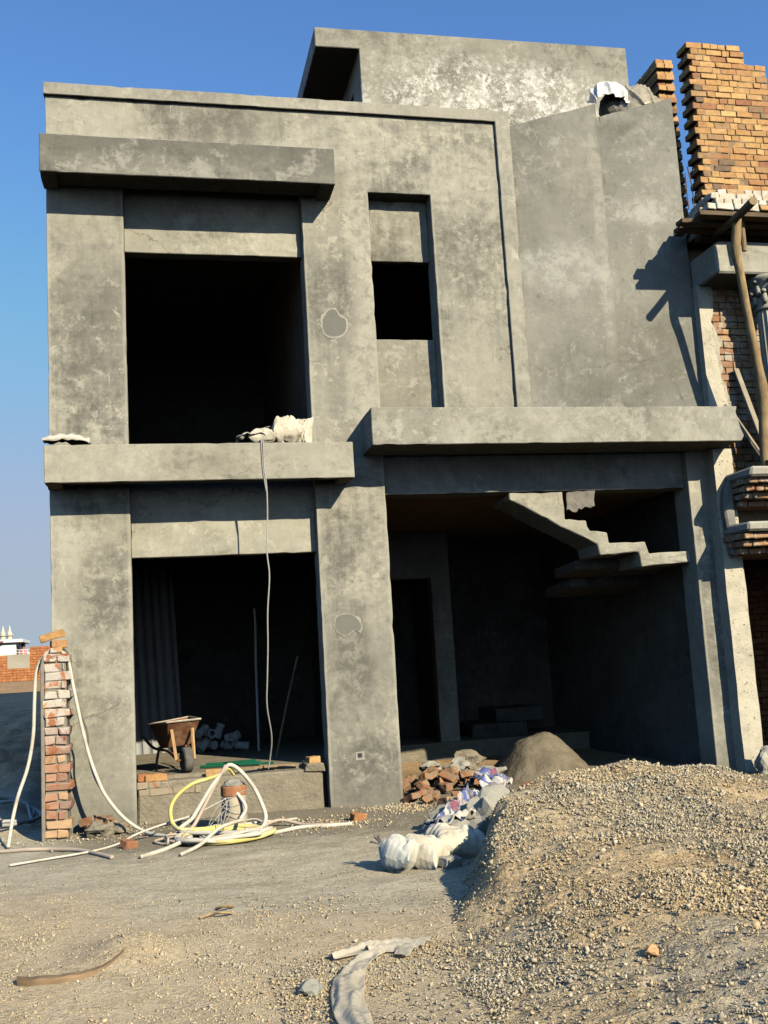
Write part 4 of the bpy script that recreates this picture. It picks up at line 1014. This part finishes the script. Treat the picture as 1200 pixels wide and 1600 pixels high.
hose('hose', loops(.66, -1.18, .30, .34, 2.2, 2.0, .12, 15) + [(.95, -.85, .05), g(1.1, -.7), g(1.3, -.62)], .011, 'hose', 'thin white hose in tight loops right around the clay pipe foot')
hose('hose', [g(.92, -1.35), g(1.05, -1.28), g(1.26, -1.17), g(1.5, -1.2), g(1.74, -1.18)], .018, 'hose', 'white hose running right from the coil toward the centre column')
hose('hose', [g(.85, -1.12), (.98, -1.0, .05), (1.12, -.92, .06), g(1.3, -1.0), g(1.42, -1.12), g(1.6, -1.15)], .015, 'hose_tan', 'second paler tan hose curving right behind the white one')
PS = thing('clay_pipe', 'upright clay pipe stub with a rusty collar and wires in the hose coil', 'pipe', (.685, -.86, 0))
obj('pipe_barrel', MB().lathe((.685, -.86, -.1), [(.112, 0), (.114, .36), (.112, .42)], 32), M['clay'], PS, rough=.004, rscale=12)
obj('pipe_collar', MB().lathe((.685, -.86, .318), [(.112, .0), (.119, .006), (.121, .08), (.114, .09)], 32), M['clay_red'], PS, rough=.006, rscale=14)
obj('cement_plug', lump((.685, -.86, .415), (.112, .112, .05), 3, 2, .35), M['lump'], PS)
mb = MB()
for k in range(4):
    z = .12 + .07 * k; mb.tube([(.685 + .119 * math.cos(a), -.86 + .119 * math.sin(a), z + .03 * math.sin(a * 2 + k)) for a in np.linspace(0, 6.3, 16)], .004, 5, 3)
for k in range(10):
    a = random.uniform(2.6, 4.4); p = Vector((.685 + .12 * math.cos(a), -.86 + .12 * math.sin(a), random.uniform(.15, .3)))
    q = Vector((p.x + random.uniform(-.16, .0), p.y - random.uniform(.02, .14), random.uniform(.01, .12))); mb.tube([p, (p + q) / 2 + Vector((random.uniform(-.05, .05), -.03, .03)), q], .004, 5, 5)
obj('tie_wire', mb, M['wire_pale'], PS)

# rubble by the left column and in the porch
G3 = 'broken bricks tumbled at the foot of the left column'
for i in range(7):
    loose_brick('brick', (-.66 + .085 * (i % 4) + random.uniform(-.03, .03), -.28 + .12 * (i // 4) + random.uniform(-.04, .04), .045 + .055 * (i // 4)), (random.uniform(-.4, .4), random.uniform(-.4, .4), random.uniform(0, 3)), 'broken brick at the foot of the left column beside the wall end', G3, random.choice((.12, .15, .2)), mat='brick_rubble', seed=i * 7)
for i, (x, y, r, lab) in enumerate(((-.55, -.42, .10, 'largest mud covered lump at the foot of the left column'), (-.40, -.32, .075, 'small mud lump right of the broken bricks by the left column'))):
    o = obj('mud_lump', lump((x, y, r * .4), (r * 1.3, r, r * .8), i * 5 + 2, 3, .4), M['mud'], None); tag(o, lab, 'mud lump')
loose_brick('brick', (-.27, -1.35, .035), (.2, .15, .6), 'single broken brick lying on the ground left of the hose coil', None, .12, seed=31)
loose_brick('brick', (1.84, -.95, .03), (.1, .1, .3), 'orange brick piece on the ground before the centre column', None, .12, seed=37)
G4 = 'broken bricks heaped in the porch'
random.seed(21)
for i in range(64):
    x = random.gauss(3.15, .40); y = random.gauss(.6, .5); x += .12 * (y - .5)
    z = .02 + random.random() * .22 * math.exp(-((x - 3.15) / .38) ** 2 - ((y - .65) / .55) ** 2)
    loose_brick('brick', (x, y, z), (random.uniform(-.5, .5), random.uniform(-.5, .5), random.uniform(0, 3.1)), 'broken orange brick in the heap on the porch floor by the doorway', G4, random.choice((.10, .13, .16, .21)), mat='brick_rubble', seed=i * 1.7)
for i, (x, y, z, r, lab) in enumerate(((3.42, .95, .22, .13, 'pale mortar slab on top of the porch brick heap'), (3.75, .8, .12, .16, 'grey lump between the brick heap and the sand mound'), (3.72, 1.6, .18, .2, 'dark rubble lump behind the porch brick heap'), (3.15, 1.2, .2, .12, 'pale lump at the back of the porch brick heap'))):
    o = obj('mortar_lump', lump((x, y, z), (r, r * .8, r * .6), i * 3 + 11, 3, .45), M['lump'] if i != 2 else M['mud'], None); tag(o, lab, 'rubble')
mb = MB(); hx = np.linspace(3.35, 5.6, 66); hy = np.linspace(-.25, 2.3, 66)
def mound(x, y):
    d = math.hypot((x - 4.45) / .66, (y - 1.0) / .75); e = .12 * mnoise.noise(Vector((x * 1.6, y * 1.6, 4)))
    h = .54 * max(0, 1 - max(0, d + e) ** 1.7)
    return h + (.045 * mnoise.noise(Vector((x * 4, y * 4, 2))) + .022 * mnoise.noise(Vector((x * 11, y * 11, 2))) + .01 * mnoise.noise(Vector((x * 24, y * 24, 2)))) * min(1, h / .1) - .02
mb.v = [(x, y, mound(x, y)) for y in hy for x in hx]; mb.f = [(j * 66 + i, j * 66 + i + 1, (j + 1) * 66 + i + 1, (j + 1) * 66 + i) for j in range(65) for i in range(65)]
o = obj('sand_mound', mb, M['sand'], None, smooth=True); tag(o, 'rounded mound of damp grey sand on the porch floor', 'sand mound')
o = obj('concrete_lump', lump((6.56, -.48, .10), (.14, .12, .17), 8, 3, .4), M['lump'], None); tag(o, 'pale concrete lump at the foot of the whitewashed pillar', 'rubble')
o = obj('concrete_lump', lump((6.85, -.6, .05), (.2, .14, .1), 12, 3, .4), M['mud'], None); tag(o, 'flat earth lump right of the pillar foot', 'rubble')
# sacks, printed bags and lumps along the toe of the gravel heap
G5 = 'torn sacks at the toe of the gravel heap'
sack('sack', (1.67, -3.42, surf(1.67, -3.42) - .015), (.30, .28, .26), 2.4, 'sack_blue', 14, 'bluish torn sack at the left end of the heap toe, frayed neck upwards', G5, tie=.55, e=.8, tilt=-.35)
sack('sack', (1.85, -3.38, surf(1.85, -3.38) - .02), (.34, .28, .26), -.6, 'sackmat', 17, 'cream sack leaning on the bluish sack beside the gravel', G5, e=.8, tilt=.3)
sack('sack', (2.16, -3.20, .0), (.46, .34, .26), .15, 'sackmat', 23, 'widest cream sack, half against the gravel slope below the lumps', G5, e=.75, tilt=.15)
sheet('rag', lambda u, v: (2.02 + .34 * u, -3.16 + .3 * v, .22 + .06 * u - .06 * v), 24, 18, 'cloth_pale', 'torn sackcloth lying over the widest cream sack', 'rag', .07, 7, 31)
loose_brick('brick', (2.02, -3.50, .035), (.1, .1, .5), 'cream stained brick in front of the cream sacks', None, .16, mat='lump', seed=51)
for i, (x, y, z, r, lab) in enumerate(((2.52, -2.02, .10, (.21, .17, .16), 'pale rounded concrete lump under the printed bag'), (2.70, -2.46, .14, (.24, .18, .21), 'largest grey concrete lump against the gravel heap'), (2.28, -2.62, .05, (.24, .18, .14), 'crumbly concrete lump between printed bag and cream sacks'))):
    o = obj('concrete_lump', lump((x, y, z), r, i * 4 + 5, 3, .4), M['lump'], None); tag(o, lab, 'concrete lump', 'concrete lumps by the heap')
sheet('printed_bag', lambda u, v: (2.02 + .62 * u + .08 * v, -2.88 + .95 * u + .22 * v - .05 * u * u, .05 + .20 * math.sin(v * 2.6) * (.4 + .9 * u)), 40, 16, 'printed', 'blue and white printed bag draped along the concrete lumps', 'bag', .06, 7, 2)
sheet('printed_bag', lambda u, v: (2.64 + .5 * u, -1.92 + .75 * u + .14 * v, .24 - .16 * u + .04 * math.sin(v * 3)), 30, 10, 'printed', 'narrow printed bag strip trailing toward the porch', 'bag', .05, 8, 12)
sheet('printed_bag', lambda u, v: (3.28 + .34 * u, -.40 + .55 * v, .04 + .14 * math.sin(v * 2.2) * math.sin(.6 + u * 2)), 22, 22, 'printed', 'crumpled blue printed bag beside the porch brick heap', 'bag', .09, 6, 7)
sheet('plastic_sheet', lambda u, v: (3.12 + .42 * u, -.78 + .4 * v, .03 + .02 * u), 22, 20, 'cloth_pale', 'flat pale plastic scrap on the ground below the printed bag', 'plastic scrap', .04, 6, 17)
sheet('plastic_sheet', lambda u, v: (2.95 + .6 * u, -1.35 + .75 * u + .16 * v, .12 + .05 * u), 30, 10, 'cloth_pale', 'white plastic strip at the back edge of the gravel heap', 'plastic scrap', .05, 7, 19)

# plastic ribbon lying in the foreground: a twisted tail and a spread end
PR = thing('plastic_wrap', 'dirty clear plastic wrap lying twisted on the gravel in the foreground', 'plastic wrap', (1.0, -5.7, 0))
def ribbon(path, widths, amp, seed, name):
    P = catmull(path, 20); k = len(P) - 1; V = []; nv = 18; arc = 0
    for i, p in enumerate(P):
        arc += (P[min(i + 1, k)] - p).length
        T = (P[min(i + 1, k)] - P[max(i - 1, 0)]).normalized(); nn = Vector((-T.y, T.x, 0)).normalized(); w = lerp(i / k, widths) * (1 + .3 * mnoise.noise(Vector((arc * 3, seed, 3))))
        for j in range(nv + 1):
            t = j / nv - .5; q = p + nn * t * w
            a_ = t * w * 11; l_ = arc * 2.2; f = .022 * max(0, 1 - abs(mnoise.noise(Vector((a_, l_, seed)))) * 4) + .012 * mnoise.noise(Vector((a_ * 2.2, l_ * 3, seed + 5))) + .006 * mnoise.noise(q * 34)
            V.append(Vector((q.x, q.y, max(surf(q.x, q.y) + .012, surf(q.x, q.y) + .016 * (1 - abs(2 * t) ** 2) + f * 1.1))))
    F = [(i * (nv + 1) + j, i * (nv + 1) + j + 1, (i + 1) * (nv + 1) + j + 1, (i + 1) * (nv + 1) + j) for i in range(k) for j in range(nv)]
    o = obj(name, MB().add(V, F), M['plastic'], PR, smooth=True); o.modifiers.new('thickness', 'SOLIDIFY').thickness = .002
ribbon([(.80, -6.75, 0), (.775, -6.45, 0), (.79, -6.15, 0), (.85, -5.85, 0), (.94, -5.62, 0), (1.05, -5.47, 0), (1.12, -5.38, 0)], [(0, .13), (.45, .15), (.7, .11), (1, .06)], .03, 1, 'twisted_tail')
ribbon([(1.02, -5.42, 0), (1.12, -5.38, 0), (1.2, -5.38, 0), (1.3, -5.45, 0)], [(0, .06), (.4, .18), (.8, .34), (1, .36)], .03, 4, 'spread_end')
ribbon([(1.12, -5.36, 0), (1.02, -5.33, 0), (.92, -5.38, 0), (.83, -5.43, 0)], [(0, .06), (.5, .12), (1, .08)], .03, 7, 'side_flap')
# board half buried in the ground, stones, a twig
mb = MB(); V = []; P = catmull([(-.71, -5.24, 0), (-.6, -5.28, 0), (-.48, -5.27, 0), (-.38, -5.22, 0), (-.27, -5.12, 0), (-.2, -5.03, 0)], 8); k = len(P)
for i, p in enumerate(P):
    z = surf(p.x, p.y); h = .034 * (1 - .75 * (i / (k - 1)) ** 1.5) + .004 * mnoise.noise(p * 20)
    V += [(p.x, p.y, z - .02), (p.x, p.y, z + h), (p.x - .01, p.y + .07, z + h - .004), (p.x - .01, p.y + .07, z - .02)]
F = [(i * 4 + a, i * 4 + 4 + a, i * 4 + 4 + (a + 1) % 4, i * 4 + (a + 1) % 4) for i in range(k - 1) for a in range(4)] + [(0, 1, 2, 3), tuple((k - 1) * 4 + a for a in (3, 2, 1, 0))]
o = obj('wooden_board', mb.add(V, F), M['board'], None, rough=.004, rscale=20); tag(o, 'warped brown board half buried in the ground at left foreground', 'board')
for (x, y, r, mat, lab) in ((2.137, -6.398, .032, 'terracotta', 'rounded orange stone lying on the foreground slope of the heap'), (.66, -5.9, .05, 'stone_grey', 'flat greenish stone left of the plastic wrap')):
    o = obj('stone', lump((x, y, surf(x, y) + r * .4), (r * 1.2, r, r * .75), 3, 2, .3), M[mat], None); tag(o, lab, 'stone')
o = obj('twig', MB().tube([g(.22, -4.25, .01), g(.30, -4.22, .02), (.36, -4.26, .03), g(.42, -4.2, .01)], .008, 5).tube([g(.33, -4.05, .01), (.38, -4.1, .03), g(.44, -4.02, .012)], .009, 5), M['bark'], None); tag(o, 'small brown twig litter on the ground left of the gravel', 'twig')

# ------------------------------------------------------------------ far background on the left
FW = thing('far_brick_wall', 'orange brick boundary wall with two piers across the empty plot', 'brick wall', (-4.8, 25, 1.45))
def fbricks(x0, x1, z0, n, top=None):
    mb = MB(); brickrow_wall(mb, x0, x1, 25, z0, n, .085, .12, gap=.012, jit=.004, top=top); mb.box(x0 + .01, x1 - .01, 25.02, 25.2, z0, z0 + n * .085 - .01); return mb
obj('low_courses', fbricks(-7.5, -2.6, 1.40, 6), M['brick_far'], FW)
obj('pier', fbricks(-7.5, -4.77, 1.91, 5), M['brick_far'], FW)
obj('pier', fbricks(-4.06, -2.6, 1.91, 8), M['brick_far'], FW)
o = obj('boundary_wall', MB().box(-7.0, -3.2, 27, 27.2, 1.3, 2.40), M['far_wall'], None, .01); tag(o, 'plain grey plastered wall showing between the far brick piers', 'wall')
KS = thing('terrace_house', 'white roadside house with flat overhanging roof and railed terrace far left', 'house', (-7.2, 46, 1.5))
obj('wall', MB().box(-9.5, -7.0, 45.2, 48, 1.4, 3.45), M['white'], KS)
obj('roof', MB().box(-9.6, -6.66, 45.0, 48.4, 3.45, 3.62), M['white'], KS, .02)
obj('roof_edge', MB().box(-9.6, -7.6, 44.95, 45.0, 3.46, 3.55), M['maroon'], KS, 0)
obj('terrace_parapet', MB().box(-7.0, -6.2, 44.8, 48, 1.4, 2.78), M['white'], KS, .01)
obj('door', MB().box(-6.995, -6.97, 45.5, 46.3, 2.4, 3.3), M['dark'], KS)
mb = MB()
for z in (2.92, 3.06): mb.box(-7.0, -6.2, 44.82, 44.85, z - .012, z + .012)
for x in np.arange(-7.0, -6.19, .2): mb.box(x - .012, x + .012, 44.805, 44.835, 2.78, 3.07)
obj('railing', mb, M['white'], KS, 0)
obj('rear_parapet', MB().box(-6.95, -5.6, 49.9, 50.1, 1.4, 3.05), M['white'], KS, 0)
for i, x in enumerate((-16.45, -15.75)):
    t = thing('minaret', ('left one of the pair of cream minarets on the skyline', 'right one of the pair of cream minarets on the skyline')[i], 'minaret', (x, 110, 1.4), 'cream minarets on the skyline')
    obj('shaft', MB().lathe((x, 110, 1.4), [(.32, 0), (.28, 4.0), (.42, 4.15), (.42, 4.3), (.27, 4.32), (.26, 5.0), (.40, 5.1), (.40, 5.2)], 20), M['cream_far'], t)
    obj('spire', MB().lathe((x, 110, 6.6), [(.26, 0), (.28, .12), (.17, .35), (.09, .7), (.03, .95), (.005, 1.1)], 20), M['cream_far'], t)
o = obj('mosque_hall', MB().box(-22, -16.0, 111, 120, 1.4, 5.9), M['cream_far'], None, .05); tag(o, 'low cream hall beneath the minarets at the far left edge', 'building')
# a person on the terrace, waist up behind the railing
sk = [(0, 0, .9), (0, 0, 1.1), (0, .01, 1.32), (0, .01, 1.42), (0, -.01, 1.5), (0, -.01, 1.6), (-.17, .01, 1.34), (-.22, -.05, 1.1), (-.12, -.22, .98), (.17, .01, 1.34), (.22, -.04, 1.1), (.12, -.22, .98), (-.09, 0, .85), (-.09, 0, .45), (-.1, 0, .05), (.09, 0, .85), (.09, 0, .45), (.1, 0, .05), (-.1, -.14, .03), (.1, -.14, .03)]
ed = [(0, 1), (1, 2), (2, 3), (3, 4), (4, 5), (2, 6), (6, 7), (7, 8), (2, 9), (9, 10), (10, 11), (0, 12), (12, 13), (13, 14), (0, 15), (15, 16), (16, 17), (14, 18), (17, 19)]
rad = [.14, .13, .13, .055, .085, .09, .06, .048, .035, .06, .048, .035, .085, .06, .045, .085, .06, .045, .035, .035]
me = bpy.data.meshes.new('person'); me.from_pydata(sk, ed, []); me.materials.append(M['skin'])
PE = bpy.data.objects.new('person', me); COL.objects.link(PE); PE.location = (-6.80, 46.6, 1.72); PE.rotation_euler = (0, 0, .6)
md = PE.modifiers.new('skin', 'SKIN'); me.skin_vertices.new() if not me.skin_vertices else None
for i, v in enumerate(me.skin_vertices[0].data): v.radius = (rad[i], rad[i] * .85); v.use_root = (i == 0)
PE.modifiers.new('sub', 'SUBSURF').levels = 1
tag(PE, 'person in a pink top with dark hair standing on the far terrace', 'person')
def pchild(name, mb, mat):
    o = obj(name, mb, M[mat], None, smooth=True); o.parent = PE; return o
pchild('hair', lump((0, .02, 1.60), (.115, .12, .125), 2, 2, .1), 'hair')
pchild('pink_top', MB().lathe((0, .005, .75), [(.20, 0), (.17, .25), (.185, .5), (.20, .58), (.12, .66), (.07, .68)], 20), 'pink')
o = obj('terrace_floor', MB().box(-7.0, -5.6, 44.81, 49.9, 1.4, 1.72), M['white'], KS)

# ------------------------------------------------------------------ sky, sun, camera
SUN = Vector((.475, -1.0, .645)).normalized()
el = math.asin(SUN.z); az = math.atan2(SUN.x, SUN.y)
w = bpy.data.worlds.new('World'); S.world = w; w.use_nodes = True; nt = w.node_tree
bg = nt.nodes['Background']; sky = nt.nodes.new('ShaderNodeTexSky'); sky.sky_type = 'NISHITA'; sky.sun_disc = False
sky.sun_elevation = el; sky.sun_rotation = az; sky.air_density = .8; sky.dust_density = 0; sky.ozone_density = 6; sky.altitude = 200
g = G(nt); sp = nt.nodes.new('ShaderNodeSeparateColor'); cb = nt.nodes.new('ShaderNodeCombineColor'); nt.links.new(sky.outputs[0], sp.inputs[0])
tz = g.xyz(nt.nodes.new('ShaderNodeTexCoord').outputs['Generated'])[2]
for i, (cap_, k_) in enumerate(((2.0, 1.3), (2.4, 1.0), (3.7, 1.2))):      # haze put into the sky colour: channels scaled and softly capped
    q = nt.nodes.new('ShaderNodeMath'); q.operation = 'SMOOTH_MIN'; nt.links.new(g.m('MULTIPLY', sp.outputs[i], (1, 1.16, 1.2)[i]), q.inputs[0])
    g.put(q.inputs[1], cap_ if i < 2 else g.rng(tz, -.02, .30, 2.75, cap_)); q.inputs[2].default_value = k_
    nt.links.new(q.outputs[0], cb.inputs[i])
nt.links.new(cb.outputs[0], bg.inputs[0]); bg.inputs[1].default_value = .15
ld = bpy.data.lights.new('sun', 'SUN'); ld.energy = 5.0; ld.angle = math.radians(.53); ld.color = (1, .88, .65)
lo = bpy.data.objects.new('sun', ld); COL.objects.link(lo); lo.rotation_euler = SUN.to_track_quat('Z', 'Y').to_euler(); lo.location = (10, -20, 15)

cd = bpy.data.cameras.new('camera'); cam = bpy.data.objects.new('camera', cd); COL.objects.link(cam)
yw, pt, rl = .22528621, -.14254221, -.05855999
Bm = Matrix(((1, 0, 0), (0, 0, -1), (0, 1, 0)))
Yw = Matrix(((math.cos(yw), -math.sin(yw), 0), (math.sin(yw), math.cos(yw), 0), (0, 0, 1)))
Pt = Matrix(((1, 0, 0), (0, math.cos(pt), -math.sin(pt)), (0, math.sin(pt), math.cos(pt))))
Rl = Matrix(((math.cos(rl), -math.sin(rl), 0), (math.sin(rl), math.cos(rl), 0), (0, 0, 1)))
Rw = Rl @ Pt @ Bm @ Yw
cam.matrix_world = Matrix.Translation((0, -10.867, 1.5)) @ Matrix((Rw[0], -Rw[1], -Rw[2])).transposed().to_4x4()
cd.sensor_fit = 'VERTICAL'; cd.sensor_height = 24; cd.sensor_width = 18; cd.lens = 24; cd.clip_end = 3000; cd.clip_start = .05
S.camera = cam
S.render.engine = 'CYCLES'
S.cycles.max_bounces = 6; S.cycles.diffuse_bounces = 0
S.view_settings.view_transform = 'Standard'; S.view_settings.look = 'None'; S.view_settings.gamma = 1; S.view_settings.exposure = .44
